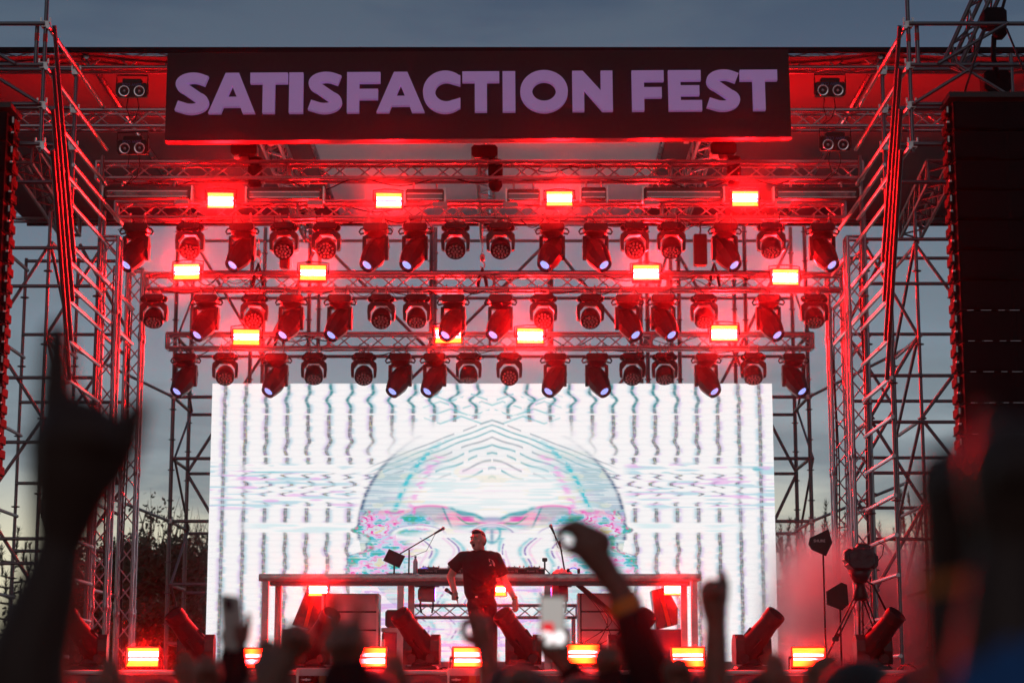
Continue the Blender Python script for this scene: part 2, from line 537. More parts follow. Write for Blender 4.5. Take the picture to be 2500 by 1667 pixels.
def pa_tower(sg, side):
    """cantilevered speaker tower; sg -1 left, +1 right"""
    t = thing('scaffold_tower', f'scaffold tower holding the {side} speaker array, reaching above the roof', 'scaffold', (XC + sg * 4.62, 22.9, 0), 'speaker towers')
    X = XC + sg * 4.62
    if sg < 0: X = at(106, 200, 21.3).x
    else: X = at(2222, 200, 21.3).x
    zs = [at(106, y, 21.3).z for y in (62, 162, 258, 355)]
    F1, M1, B1 = 21.3, 22.9, 24.55
    rod('standard', (X, F1, zs[3] - .08), (X, F1, zs[0] + .9), TR, M['galv'], t, 10)
    rod('standard', (X, M1, 0), (X, M1, at(183, 155, M1).z), TR, M['galv'], t, 10)
    rod('standard', (X, B1, 0), (X, B1, at(183, 380, B1).z), TR, M['galv'], t, 10)
    xo = X + sg * 1.55
    for yy in (F1, M1):
        rod('standard', (xo, yy, zs[3] - .1 if yy == F1 else 0), (xo, yy, zs[0] + .2), TR, M['galv'], t, 10)
    rod('strut', (X + sg * .10, F1 + .02, zs[1]), (X + sg * .10, F1 + .02, zs[0]), TR, M['galv'], t, 10)
    for i, z in enumerate(zs):
        rod('ledger', (X, F1 - .05, z), (xo, F1 - .05, z), TR, M['galv'], t, 10)
        rod('ledger', (X - sg * .02, M1, z), (xo, M1, z), TR, M['galv'], t, 10)
        rod('ledger', (X - sg * .05, F1 - .1, z - .05), (X - sg * .05, B1, z - .05), TR, M['alu'], t, 10)
        coupler((X, F1, z), t); coupler((X, M1, z - .04), t)
        # raking tubes back to the middle standard
        zt = at(174, 640 + i * 96, M1).z
        rod('raker', (X - sg * .09, F1 + .02 + .05 * i, z), (X - sg * .07, M1 - .03, zt), TR * 1.05, M['galv'], t, 10)
    red_mark((X, F1, zs[1] + .28), (0, 0, 1), t); red_mark((X + sg * .10, F1 + .02, zs[1] + .3), (0, 0, 1), t)
    red_mark((X, M1, zs[2] - .5), (0, 0, 1), t)
    rod('diagonal', (X + sg * .30, F1 - .09, zs[1]), (X + sg * 1.1, F1 - .09, zs[0]), TR * .8, M['galv'], t)
    rod('diagonal', (X + sg * .02, F1 - .1, zs[2]), (X + sg * .75, F1 - .1, zs[1]), TR * .8, M['galv'], t)
    rod('diagonal', (X + sg * .5, F1 - .1, zs[1]), (X + sg * 1.2, F1 - .1, zs[2]), TR * .8, M['galv'], t)
    z = at(174, 645, M1).z; k = 0
    while z > .5:
        rod('ledger', (X - sg * .03, M1 - .1, z), (X - sg * .03, B1 + .1, z), TR, M['alu'], t, 10)
        if k % 3 == 0:
            rosette((X, M1, z - .05), t); rosette((X, B1, z - .05), t)
        if k % 5 == 2: red_mark((X - sg * .03, M1 + .5, z), (0, 1, 0), t)
        z -= .455; k += 1
    # upper depth ledgers from the middle to the back standard
    for y in (258, 355, 452, 550):
        z = at(178, y + 150, M1).z
        rod('ledger', (X - sg * .03, M1 - .1, z), (X - sg * .03, B1 + 2.2, z), TR, M['alu'], t, 10)
    return t
pa_tower(-1, 'left'); pa_tower(1, 'right')

def wing(sg, side):
    """scaffold bays beyond the truss towers"""
    Y0, Y1 = 26.2, 28.0
    off = lambda px, Y: at(px, 800, Y).x
    xs = [off(245, Y0), off(112, Y0), off(-25, Y0)] if sg < 0 else [off(2118, Y0), off(2243, Y0), off(2400, Y0)]
    t = thing('scaffold_wing', f'braced scaffold bays between the {side} speakers and truss towers', 'scaffold', (xs[1], Y0, 0), 'side scaffolds')
    zt = at(112, 560, Y0).z
    for Y in (Y0, Y1):
        for x in xs:
            rod('standard', (x, Y, 0), (x, Y, zt + (.25 if Y == Y0 else 0)), TR, M['galv'], t, 10)
            z = .4
            while z < zt:
                rosette((x, Y, z), t); z += 1.0
    ys = (607, 639, 700, 818, 923, 983, 1080, 1180, 1315, 1345, 1375) if sg < 0 else (586, 632, 694, 817, 918, 980, 1031, 1118, 1155, 1240, 1316)
    for i, y in enumerate(ys):
        Y = Y0 if i % 2 == 0 else Y1
        z = at(112, y, Y).z
        rod('ledger', (xs[0], Y - .04, z), (xs[2], Y - .04, z), TR, M['galv'], t, 10)
        if i % 3 == 1: red_mark((xs[0] + (xs[1] - xs[0]) * .35, Y - .04, z), (xs[1] - xs[0], 0, 0), t)
    zz = [at(112, y, Y0).z for y in (592, 818, 1020, 1230, 1440)]
    for i in range(4):
        a, b = (0, 1) if i % 2 == 0 else (1, 0)
        rod('diagonal', (xs[a], Y0 + .05, zz[i]), (xs[b], Y0 + .05, zz[i + 1]), TR, M['galv'], t)
        rod('diagonal', (xs[2 if i % 2 else 1], Y0 + .05, zz[i]), (xs[1 if i % 2 else 2], Y0 + .05, zz[i + 1]), TR, M['galv'], t)
        rod('diagonal', (xs[1], Y0 + .06, zz[i]), (xs[1], Y1, zz[i + 1]), TR, M['galv'], t)
        rod('diagonal', (xs[b], Y1 + .05, zz[i] + .4), (xs[a], Y1 + .05, zz[i + 1] + .4), TR, M['galv'], t)
    for z in zz:
        for x in xs: rod('transom', (x + .03, Y0, z), (x + .03, Y1, z), TR, M['galv'], t)
wing(-1, 'left'); wing(1, 'right')

def rear_scaffold():
    t = thing('scaffold_wall', 'tall scaffold wall with diagonal braces behind the LED screen', 'scaffold', (XC, 33.8, 0))
    Y0, Y1 = 33.8, 35.5
    xs = [XC + o for o in (-5.45, -4.15, -3.15, -1.04, 1.04, 2.7, 3.25, 4.4, 5.45)]
    zt = at(400, 500, Y0).z
    f = [at(400, y, Y0).z for y in (664, 818, 969, 1119, 1272, 1426, 1570)]
    b = [at(400, y, Y1).z for y in (588, 728, 870, 1012, 1156, 1302, 1447, 1590)]
    for x in xs:
        for Y in (Y0, Y1):
            rod('standard', (x, Y, 0), (x, Y, zt), TR * 1.45, M['galv'], t, 10)
            z = b[-1] - .1
            while z < zt:
                rosette((x, Y, z), t); z += .52
    for i in range(8):
        for z in f: 
            if z < at(0, 940, Y0).z and 0 < i < 7: continue
            rod('ledger', (xs[i], Y0, z), (xs[i + 1], Y0, z), TR * 1.2, M['galv'], t)
        for z in b: rod('ledger', (xs[i], Y1, z), (xs[i + 1], Y1, z), TR * 1.2, M['galv'], t)
        for k in range(0, len(b) - 2, 2):
            u, v = (xs[i], xs[i + 1]) if (i + k // 2) % 2 == 0 else (xs[i + 1], xs[i])
            rod('diagonal', (u, Y1 - .06, b[k]), (v, Y1 - .06, b[k + 2]), TR * 1.2, M['galv'], t)
    for x in (xs[0], xs[-1]):
        for k, z in enumerate(f):
            rod('transom', (x, Y0, z), (x, Y1, z), TR * 1.2, M['galv'], t)
            if k < len(f) - 1:
                rod('diagonal', (x + .05, Y0 if k % 2 else Y1, z), (x + .05, Y1 if k % 2 else Y0, f[k + 1]), TR * .9, M['galv'], t)
            red_mark((x, Y0, z + .35), (0, 0, 1), t)
    # outward stabiliser tubes
    for sg, x in ((-1, xs[0]), (1, xs[-1])):
        for z in (f[2], f[4]):
            rod('stabiliser', (x, Y0, z), (x + sg * 1.2, Y0 - 2.3, z + .42), TR * 1.1, M['alu'], t)
            coupler((x, Y0, z), t)
rear_scaffold()

# banner -----------------------------------------------------------------------
YBN = 23.7
c0, c1, c2, c3 = at(410, 129, YBN), at(1925, 120, YBN), at(1932, 334, YBN), at(401, 343, YBN)
bw = ((c1 - c0).length + (c2 - c3).length) / 2
bh = ((c3 - c0).length + (c2 - c1).length) / 2
bc = (c0 + c1 + c2 + c3) / 4
ang = math.atan2(-(c1.z - c0.z), c1.x - c0.x)
BM = Matrix.Translation(bc) @ Matrix.Rotation(ang, 4, 'Y') @ Matrix.Rotation(math.radians(-1.5), 4, 'X')
bn = thing('festival_sign', 'long black sign board with raised lavender capital letters', 'sign', basis=BM)
MB().box((0, .10, 0), (bw, .20, bh)).build('board', M['banner'], bn)
MB().box((0, .06, -bh / 2 - .008), (bw, .12, .008)).build('bottom_trim', M['blackmetal'], bn)
for x in (-2.6, 0, 2.6):
    MB().box((x, .33, 0), (.06, .28, bh * .9)).build('mounting_bracket', M['steel'], bn)

def stroke(pts, w):
    """outline polygon of a thick centre line"""
    L, R = [], []
    n = len(pts)
    for i in range(n):
        a = Vector(pts[max(i - 1, 0)]); b = Vector(pts[min(i + 1, n - 1)])
        d = (b - a).normalized(); nn = Vector((-d.y, d.x))
        p = Vector(pts[i])
        L.append(tuple(p + nn * w / 2)); R.append(tuple(p - nn * w / 2))
    return L + R[::-1]
def arc(cx, cy, rx, ry, a0, a1, n=18):
    return [(cx + rx * math.cos(math.radians(a0 + (a1 - a0) * i / n)), cy + ry * math.sin(math.radians(a0 + (a1 - a0) * i / n))) for i in range(n + 1)]
T_ = .27       # stem width, for cap height 1
def glyph(ch, w):
    """(outer, holes) in a box w wide and 1 tall"""
    if ch == 'I': return [[(0, 0), (w, 0), (w, 1), (0, 1)]], []
    if ch == 'T': return [[(w / 2 - .145, 0), (w / 2 + .145, 0), (w / 2 + .145, .74), (w, .74), (w, 1), (0, 1), (0, .74), (w / 2 - .145, .74)]], []
    if ch == 'F': return [[(0, 0), (.29, 0), (.29, .33), (w * .93, .33), (w * .93, .58), (.29, .58), (.29, .74), (w, .74), (w, 1), (0, 1)]], []
    if ch == 'E': return [[(0, 0), (w, 0), (w, .25), (.29, .25), (.29, .38), (w * .93, .38), (w * .93, .62), (.29, .62), (.29, .75), (w * .98, .75), (w * .98, 1), (0, 1)]], []
    if ch == 'N': return [[(0, 0), (.28, 0), (.28, .53), (w - .25, 0), (w, 0), (w, 1), (w - .28, 1), (w - .28, .50), (.25, 1), (0, 1)]], []
    if ch == 'A':
        k = .30
        return [[(0, 0), (k, 0), (k + .055, .16), (w - k - .055, .16), (w - k, 0), (w, 0), (w / 2 + .16, 1), (w / 2 - .16, 1)]], [[(w / 2 - .115, .40), (w / 2 + .115, .40), (w / 2, .68)]]
    if ch == 'O':
        return [arc(w / 2, .5, w / 2, .525, 0, 350, 35)], [arc(w / 2, .5, w / 2 - .285, .245, 0, 350, 35)]
    if ch == 'C':
        o = arc(.53, .5, .53, .525, 52, 308, 30); i = arc(.56, .5, .27, .245, 298, 62, 22)
        o = [(w, .905)] + o + [(w, .095)]
        i = [(w, .395 - .05)] + i + [(w, .605 + .05)]
        return [o + i], []
    if ch == 'S':
        c = arc(w * .53, .725, w * .36, .165, 25, 240, 18)
        c2_ = arc(w * .47, .275, w * .36, .165, 60, -155, 18)
        pts = [(w * .93, .80 )] + c[1:] + c2_ 
        pts = [(w * .90, .805)] + arc(w * .52, .735, w * .35, .155, 55, 235, 16) + arc(w * .48, .265, w * .35, .155, 55, -125, 16) + [(w * .06, .20)]
        return [stroke(pts, .245)], []
LET = [('S', 428, 514), ('A', 511, 625), ('T', 612, 703), ('I', 707, 741), ('S', 752, 838), ('F', 848, 929), ('A', 920, 1037), ('C', 1033, 1124),
       ('T', 1129, 1219), ('I', 1227, 1258), ('O', 1270, 1386), ('N', 1397, 1495), ('F', 1542, 1620), ('E', 1631, 1712), ('S', 1722, 1807), ('T', 1806, 1897)]
lin = bw / 1523.0
cap = 102 * lin
mid = (401 + 410 + 1925 + 1932) / 4
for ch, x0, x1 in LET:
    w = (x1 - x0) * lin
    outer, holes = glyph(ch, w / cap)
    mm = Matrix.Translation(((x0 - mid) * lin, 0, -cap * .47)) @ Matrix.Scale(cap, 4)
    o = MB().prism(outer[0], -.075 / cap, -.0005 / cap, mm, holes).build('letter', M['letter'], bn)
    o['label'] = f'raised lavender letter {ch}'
# ------------------------------------------------------------------ LED screen
def value_noise(x, y, seed, sx, sy):
    r = np.random.default_rng(seed).random((257, 257))
    xi, yi = np.floor(x / sx).astype(int), np.floor(y / sy).astype(int)
    fx, fy = x / sx - xi, y / sy - yi
    fx, fy = fx * fx * (3 - 2 * fx), fy * fy * (3 - 2 * fy)
    q = lambda a, b: r[a % 257, b % 257]
    return (q(xi, yi) * (1 - fx) + q(xi + 1, yi) * fx) * (1 - fy) + (q(xi, yi + 1) * (1 - fx) + q(xi + 1, yi + 1) * fx) * fy

def screen_picture(x, y):
    """glitch graphic; x, y in photograph pixels, mirror-symmetric about x = 1201"""
    d = np.abs(x - 1201)
    H = lambda a, b, t: np.clip((t - a) / (b - a), 0, 1)
    VN = value_noise
    col = np.ones(x.shape + (3,)) * np.array([.97, .955, .96])
    def blend(c, a):
        nonlocal col
        c = np.asarray(c, float)
        col = col * (1 - a[..., None]) + c * a[..., None]
    def pick(n, table):
        out = np.zeros(n.shape + (3,))
        lo = 0.0
        for hi, c in table:
            out[(n >= lo) & (n < hi)] = c
            lo = hi
        return out
    band = lambda a, b, s: H(a, a + s, y) * H(b, b - s, y)
    # ---- wavering vertical lines
    near = H(640, 60, d)
    wob = (np.sin(y / 9.5 + 2.2) * 10 + np.sin(y / 4.6) * 4) * H(1012, 985, y) * (.12 + .9 * near)
    wob += np.sin(y / 8.5 + 1) * 9 * band(1062, 1128, 14) * near ** .6
    wob += (np.sin(y / 12.0) * 7 + np.sin(y / 5.0) * 3) * H(1300, 1330, y) * near
    wob += 2.2 * (VN(d, y, 5, 52, 9) - .5)
    rowj = (VN(y * 0, y, 3, 1, 5) - .5) * 34 * band(1128, 1240, 8) * H(640, 560, d)
    u = (d + wob + rowj - 15) / 51.6
    t = (u - np.floor(u) - .5) * 51.6
    dome = np.sqrt((d / 325) ** 2 + ((y - 1292) / 272) ** 2)
    inside = dome < 1
    keep = np.ones_like(x)
    for a_, b_, s_ in ((1008, 1014, 2), (1110, 1118, 3), (1130, 1158, 5), (1168, 1176, 3), (1190, 1200, 3), (1208, 1228, 4), (1234, 1241, 2), (1273, 1302, 4)):
        keep *= 1 - band(a_, b_, s_) * H(655, 575, d)
    keep *= np.where(inside, 0, 1) * (d > 10)
    keep *= np.where((y > 1385) & (d < 345), 0, 1)
    keep *= np.where((dome < 1.35) & (y < 1120) & (y > 1018 + .30 * (330 - np.minimum(d, 330)) * 0) & (d < 300 + (y - 1040) * .3) & (y > 1030), H(1, 1.3, dome), 1)
    streak = VN(x, y, 21, 40, 2.6)
    blend((.58, .62, .84), np.exp(-(t / 11) ** 2) * .30 * keep * (streak > .40))
    blend((.30, .62, .74), np.exp(-((t + 7) / 5) ** 2) * .5 * keep * (VN(x, y, 22, 30, 9) > .45))
    blend((.62, .42, .80), np.exp(-((t - 7) / 5) ** 2) * .45 * keep * (VN(x, y, 23, 30, 11) > .5))
    n = VN(x, y, 31, 4.0, 6.0)
    core = np.exp(-(t / 4.3) ** 2) * keep
    topc = (H(1014, 995, y) * H(640, 420, d))[..., None]
    c1_ = pick(n, ((.36, (.05, .05, .10)), (.48, (.02, .34, .30)), (.58, (.50, .36, .06)), (.70, (.26, .10, .46)), (1.01, (.30, .36, .46))))
    c1_ = c1_ * (1 - topc) + np.array([.02, .42, .48]) * topc
    blend(c1_ * .62, np.clip(core * 1.25, 0, 1) * .96)
    blend((.85, .86, .90), np.exp(-(t / 1.2) ** 2) * keep * .35 * (1 - topc[..., 0]))
    # ---- zigzags and diamonds at the top centre
    for k in range(4):
        zy = 962 + k * 18
        e = np.abs(y - zy - 9 * np.abs(((d + k * 26) % 103) / 51.5 - 1) * 2)
        blend((.10, .55, .60), np.exp(-(e / 2.2) ** 2) * H(230, 120, d) * (VN(d, y, 33 + k, 20, 20) > .35) * .75)
    # ---- nested arches over the forehead
    s = y - 1026 - .27 * d ** 1.06
    for k in range(11):
        off = k * 11.5 + .75 * k * k
        bend = (np.sin(d / 14.0 + k) * (.6 + .35 * k))
        e = np.abs(s - off + bend)
        a = np.exp(-(e / (1.9 + .16 * k)) ** 2) * H(1180, 1150, y) * H(355, 310, d + (k < 3) * 40)
        dash = VN(d, y * 0 + k * 13, 40 + k, 16, 5) > (.12 + .035 * k)
        blend((.10, .46, .52) if k % 3 else (.34, .40, .46), a * dash * .92)
    # ---- forehead
    fore = inside * H(1105, 1165, y)
    fs = VN(x, y, 50, 60, 3.0); fv = VN(d, y, 52, 60, 16)
    tint = pick(fv, ((.40, (.60, .82, .85)), (.62, (.86, .80, .58)), (1.01, (.92, .62, .84))))
    blend(tint, fore * H(.45, .62, fs) * (.45 + .5 * H(60, 240, d)))
    side = inside * H(.62, .86, dome) * H(1075, 1150, y)
    blend((.38, .58, .66), side * (.5 + .35 * (fs > .45)))
    blend((.80, .82, .66), side * .5 * (VN(d, y, 54, 40, 14) > .62))
    edge = np.exp(-((dome - 1) / .015) ** 2) * (y > 1062) * (y < 1318)
    blend((.05, .12, .24), edge * (.15 + .8 * H(1085, 1165, y)) * (.6 + .4 * (fs > .4)))
    inner = np.sqrt((d / 250) ** 2 + ((y - 1340) / 300) ** 2)
    gate = (y > 1052) * (y < 1262) * (d > 60)
    blend((.04, .56, .66), np.exp(-((inner - 1) / .026) ** 2) * gate * (.25 + .75 * (VN(x, y, 61, 9, 5) > .42)) * H(1056, 1120, y))
    inner2 = np.sqrt((d / 212) ** 2 + ((y - 1340) / 285) ** 2)
    blend((.90, .34, .78), np.exp(-((inner2 - 1) / .04) ** 2) * gate * (y > 1110) * .75 * H(.42, .6, VN(x, y, 62, 22, 4)))
    # ---- brow band
    fsx = VN(x, y, 79, 34, 3.2)
    browl = 1241 + 22 * H(120, 20, d) ** 2 - 9 * np.sin(np.clip((d - 90) / 120, 0, 1) * math.pi)
    brow = H(0, 7, y - browl) * H(52, 34, y - browl) * (d < 324)
    n1 = VN(d, y, 71, 60, 15); n3 = VN(d, y, 73, 30, 5)
    pal = pick(n1, ((.30, (.03, .46, .54)), (.46, (.40, .44, .68)), (.62, (.82, .46, .56)), (.76, (.86, .10, .48)), (1.01, (.52, .56, .46))))
    blend(pal, brow * (.65 + .33 * H(.35, .6, n3)) * (.8 + .2 * (fsx > .4)))
    blend((.95, .50, .60), brow * H(70, 90, d) * H(118, 98, d) * .6)
    blend((.44, .48, .54), brow * H(112, 122, d) * H(196, 184, d) * (.6 + .3 * (fsx > .45)))
    blend((.92, .08, .50), np.exp(-((d - 190) / 4) ** 2) * brow * .8 + np.exp(-((y - browl - 2) / 3.0) ** 2) * H(100, 112, d) * H(200, 186, d) * .7)
    blend((.04, .30, .36), np.exp(-((d - 112 + (y - 1258) * .45) / 3.2) ** 2) * brow * .9)
    blend((.03, .46, .52), np.exp(-((y - browl - 3) / 4.0) ** 2) * (d < 86) * .85)
    blend((.70, .04, .40), np.exp(-((d - 62) / 13) ** 2) * np.exp(-((y - 1262) / 5) ** 2) * .85)
    vb = 1243 + .27 * (105 - d) + 3 * np.sin(d / 9.0)
    blend((.02, .40, .46), np.exp(-((y - vb) / 4.5) ** 2) * H(14, 26, d) * H(112, 98, d) * .9)
    blend((.02, .36, .24), np.exp(-((y - vb - 17 + 5 * np.sin(d / 11.0)) / 2.6) ** 2) * H(26, 36, d) * H(92, 80, d) * .9)
    blend((.52, .40, .66), np.exp(-((y - 1268) / 7) ** 2) * H(34, 8, d) * .8)
    blend((.94, .93, .94), np.exp(-((y - 1286 + 6 * np.cos(d / 22.0)) / 4) ** 2) * H(80, 50, d) * .9)
    # ---- temples and cheeks: torn mosaic
    edge_x = 326 - 12 * np.sin((y - 1236) / 12.0) - 7 * np.sin((y - 1240) / 5.0) + 34 * H(1345, 1395, y) - 18 * np.exp(-((y - 1320) / 18) ** 2)
    start = 170 + 24 * np.sin(y / 19.0) + 14 * (VN(d, y, 76, 30, 6) - .5) + 24 * H(1290, 1310, y) * H(1345, 1325, y)
    tem = H(-16, 14, d - start) * H(4, -4, d - edge_x) * H(1244, 1262, y) * (y < 1426)
    n4 = VN(d, y, 75, 34, 13) * .72 + VN(x, y, 76, 9, 4) * .28; n6 = VN(x, y, 77, 46, 3.6)
    pal2 = pick(n4, ((.30, (.02, .44, .32)), (.42, (.04, .52, .64)), (.50, (.52, .72, .86)), (.60, (.84, .44, .80)), (.66, (.84, .06, .42)), (.76, (.70, .76, .88)), (1.01, (.78, .70, .36))))
    blend(pal2, tem * (.58 + .4 * H(.34, .52, n6)))
    blend((.03, .44, .30), np.exp(-((d - edge_x + 12) / 6.0) ** 2) * H(1240, 1250, y) * (y < 1398) * H(.48, .58, VN(d, y, 78, 11, 11)) * .9)
    blend((.85, .05, .30), np.exp(-((d - edge_x + 9) / 5.0) ** 2) * H(1240, 1250, y) * (y < 1398) * H(.56, .62, VN(d, y, 88, 10, 8)) * .85)
    blend((.08, .10, .22), np.exp(-((d - edge_x) / 3.2) ** 2) * H(1240, 1250, y) * (y < 1395) * (VN(d, y, 78, 9, 14) > .42) * .7)
    # ---- white swoops below the eyes, flowing lines under them
    q = np.sqrt(((d - 182) / 62) ** 2 + ((y - 1306) / 22) ** 2)
    lidw = np.exp(-((q - .95) / .15) ** 2) * H(1318, 1300, y)
    blend((.94, .93, .94), lidw * .95)
    blend((.45, .35, .66), np.exp(-((q - 1.12) / .06) ** 2) * H(1318, 1300, y) * .7); blend((.06, .52, .58), H(.72, .5, q) * .6 * (fsx > .45))
    chs = H(206, 150, d + 20 * np.sin(y / 14.0)) * H(1292, 1306, y)
    blend((.94, .93, .94), chs * .95)
    yb = 1322 + .16 * (150 - d)
    blend((.94, .92, .93), np.exp(-((y - yb) / 7.0) ** 2) * (d < 235) * .9)
    for ph, w, c, al in ((0, 2.8, (.22, .12, .46), .95), (12, 6.0, (.06, .56, .66), .7), (-12, 4.0, (.80, .36, .72), .45)):
        fl = np.abs(((d + (15 * np.sin(y / 15.0 + .2) + .32 * (y - 1330)) * H(10, 50, d) + ph) % 66) - 33)
        blend(c, np.exp(-(fl / w) ** 2) * (y > 1312) * H(205, 175, d) * H(.30, .42, VN(d, y, 84 + int(w), 26, 9)) * al)
    nose = np.sqrt((d / 20) ** 2 + ((y - 1300) / 24) ** 2)
    blend((.03, .46, .54), np.exp(-((nose - 1) / .18) ** 2) * .8 * (y > 1288))
    arc_ = np.sqrt((d / 56) ** 2 + ((y - 1312) / 32) ** 2)
    blend((.34, .26, .52), np.exp(-((arc_ - 1) / .05) ** 2) * (y < 1300) * .7)
    blend((.12, .34, .50), np.exp(-(d / 5) ** 2) * band(1288, 1330, 8) * .8)
    # ---- part seen below the table
    low = H(1415, 1428, y) * H(350, 320, d)
    n5 = VN(d, y, 90, 90, 12); n7 = VN(x, y, 91, 60, 4)
    blend(pick(n5 * .7 + VN(x, y, 92, 14, 5) * .3, ((.40, (.55, .84, .90)), (.58, (.90, .72, .92)), (1.01, (.66, .42, .86)))), low * (.15 + .7 * H(.38, .6, n7)))
    # ---- horizontal tearing, faint panel rows
    tear = band(1126, 1246, 10) * H(318, 345, d)
    ts = VN(x, y, 95, 70, 4.5)
    blend((.42, .70, .80), tear * H(.60, .74, ts) * .8)
    blend((.84, .44, .84), tear * H(.70, .82, VN(x, y, 96, 55, 5)) * .7)
    blend((.02, .52, .60), band(1134, 1156, 4) * H(330, 380, d) * H(.72, .8, VN(x, y, 97, 44, 11)) * .8)
    blend((.60, .84, .88), band(1276, 1304, 4) * H(335, 360, d) * H(640, 560, d) * H(.48, .7, ts) * .7)
    blend((.78, .79, .82), (np.sin(y * 2 * math.pi / 14.6) > .80) * .30 * np.ones_like(x))
    return np.clip(col, 0, 1)

YS = 32.0
sL, sR = at(509, 1300, YS).x, at(1893, 1300, YS).x
zT, zB = at(1200, 936, YS).z, at(1200, 1622, YS).z
scr = thing('led_screen', 'huge bright LED wall showing a glitching face behind the DJ', 'screen', ((sL + sR) / 2, YS, zB))
NX, NY = 900, 450
gx = np.linspace(sL, sR, NX + 1); gz = np.linspace(zT, zB, NY + 1)
GX, GZ = np.meshgrid(gx, gz)
PX = 509 + (GX - sL) / (sR - sL) * (1893 - 509)
yy_, zz_ = YS, GZ - CAM_Z
PY = 833.5 - F * ((zz_ * CS - yy_ * SN) / (yy_ * CS + zz_ * SN))
C = screen_picture(PX, PY)
co = np.stack([GX - (sL + sR) / 2, np.zeros_like(GX), GZ - zB], -1).reshape(-1, 3)
me = bpy.data.meshes.new('display')
idx = np.arange((NX + 1) * (NY + 1)).reshape(NY + 1, NX + 1)
quads = np.stack([idx[:-1, :-1], idx[1:, :-1], idx[1:, 1:], idx[:-1, 1:]], -1).reshape(-1, 4)
me.vertices.add(len(co)); me.vertices.foreach_set('co', co.ravel().astype(np.float32))
me.loops.add(quads.size); me.loops.foreach_set('vertex_index', quads.ravel().astype(np.int32))
me.polygons.add(len(quads)); me.polygons.foreach_set('loop_start', (np.arange(len(quads)) * 4).astype(np.int32))
me.polygons.foreach_set('loop_total', np.full(len(quads), 4, np.int32))
me.update()
ca = me.color_attributes.new('picture', 'FLOAT_COLOR', 'POINT')
rgba = np.ones((len(co), 4), np.float32); rgba[:, :3] = C.reshape(-1, 3)
ca.data.foreach_set('color', rgba.ravel())
sm = bpy.data.materials.new('led_picture'); sm.use_nodes = True
nt = sm.node_tree; nt.nodes.clear()
so = nt.nodes.new('ShaderNodeOutputMaterial'); se = nt.nodes.new('ShaderNodeEmission'); sa = nt.nodes.new('ShaderNodeAttribute')
sa.attribute_name = 'picture'; se.inputs[1].default_value = .96
nt.links.new(sa.outputs['Color'], se.inputs[0]); nt.links.new(se.outputs[0], so.inputs[0])
sm.cycles.emission_sampling = 'NONE'
me.materials.append(sm)
link('display', me, scr)
W_, H_ = sR - sL, zT - zB
for i in range(9):
    for j in range(5):
        MB().box((-W_ / 2 + (i + .5) * W_ / 9, .07, (j + .5) * H_ / 5), (W_ / 9 - .004, .12, H_ / 5 - .004)).build('cabinet', M['blackmetal'], scr)
for x in (-W_ / 2 + .02, W_ / 2 - .02):
    MB().box((x, .20, -.2), (.05, .14, .5)).build('support_foot', M['galv'], scr)
# ------------------------------------------------------------------ moving heads on the trusses
def axis_matrix(p, d):
    return Matrix.Translation(p) @ Vector(d).to_track_quat('Z', 'Y').to_matrix().to_4x4()

def hook_mesh():
    b = MB()
    b.tube([(0, -.03, -.02), (0, -.036, .012), (0, -.022, .036), (0, 0, .043), (0, .022, .036), (0, .036, .012), (0, .034, -.02), (0, .0, -.045), (0, 0, -.10)], .009, n=6)
    b.box((0, 0, -.05), (.034, .05, .02))
    return b.mesh('hook', M['steel'])
HOOK = hook_mesh()

def beam_base_mesh():
    b = MB()
    b.box((0, 0, -.135), (.30, .25, .09), ch=.02)
    b.lathe([(.15, -.185), (.135, -.20), (.085, -.25)], n=14)
    return b.mesh('base', M['black'])
def handle_mesh():
    b = MB()
    b.tube([(.13, -.03, -.135), (.185, -.035, -.145), (.205, -.03, -.175), (.19, -.02, -.20), (.14, -.02, -.19)], .012, n=6)
    return b.mesh('handle', M['black'])
def beam_yoke_mesh():
    b = MB()
    b.box((0, 0, -.235), (.27, .12, .045), ch=.015)
    for s in (-1, 1):
        poly = [(-.055, -.23), (.055, -.23), (.075, -.36), (.06, -.46), (0, -.50), (-.06, -.46), (-.075, -.36)]
        m = Matrix.Translation((s * .135, 0, 0)) @ Matrix.Rotation(math.radians(90), 4, 'Z')
        b.prism(poly, -.02, .025, m)
    return b.mesh('yoke', M['black'])
BEAM = dict(base=beam_base_mesh(), handle=handle_mesh(), yoke=beam_yoke_mesh())
def beam_head_meshes(sg):
    d = Vector((sg * .42, -.50, -.76)).normalized()
    m = axis_matrix((0, 0, -.40), d)
    b = MB()
    b.lathe([(.03, -.205), (.085, -.19), (.118, -.14), (.132, -.06), (.15, .04), (.146, .09), (.118, .19), (.095, .245), (.086, .25), (.064, .228), (.0, .226)], m, n=10, smooth=False)
    # raised shell lugs
    b.box(m @ Vector((0, -.12, .0)), (.06, .05, .16), m.to_3x3().to_4x4())
    h = b.mesh('head', M['black'])
    l = MB(); l.lathe([(.060, .230), (.05, .238), (.03, .244), (.0, .246)], m, n=14)
    r = MB(); r.lathe([(.082, .240), (.096, .246), (.092, .256), (.080, .252)], m, n=16, caps=False)
    return h, l.mesh('lens', M['lens_blue']), r.mesh('lens_ring', M['blackmetal'])
def loop_mesh(seed):
    R = random.Random(seed)
    a, b_ = R.uniform(-.12, .12), R.uniform(-.14, .14)
    return MB().tube([(a, .02, .02), (a + .06, -.03, -.06), (a + .14 * R.choice((-1, 1)), -.05, -.16), (b_ * .5, -.1, -.22), (b_, -.12, -.10), (b_ * 1.1, -.04, .0)], .005, n=4).mesh('safety_cable', M['cable'])
LOOPS = [loop_mesh(i) for i in range(7)]
BH = {-1: beam_head_meshes(-1), 1: beam_head_meshes(1)}

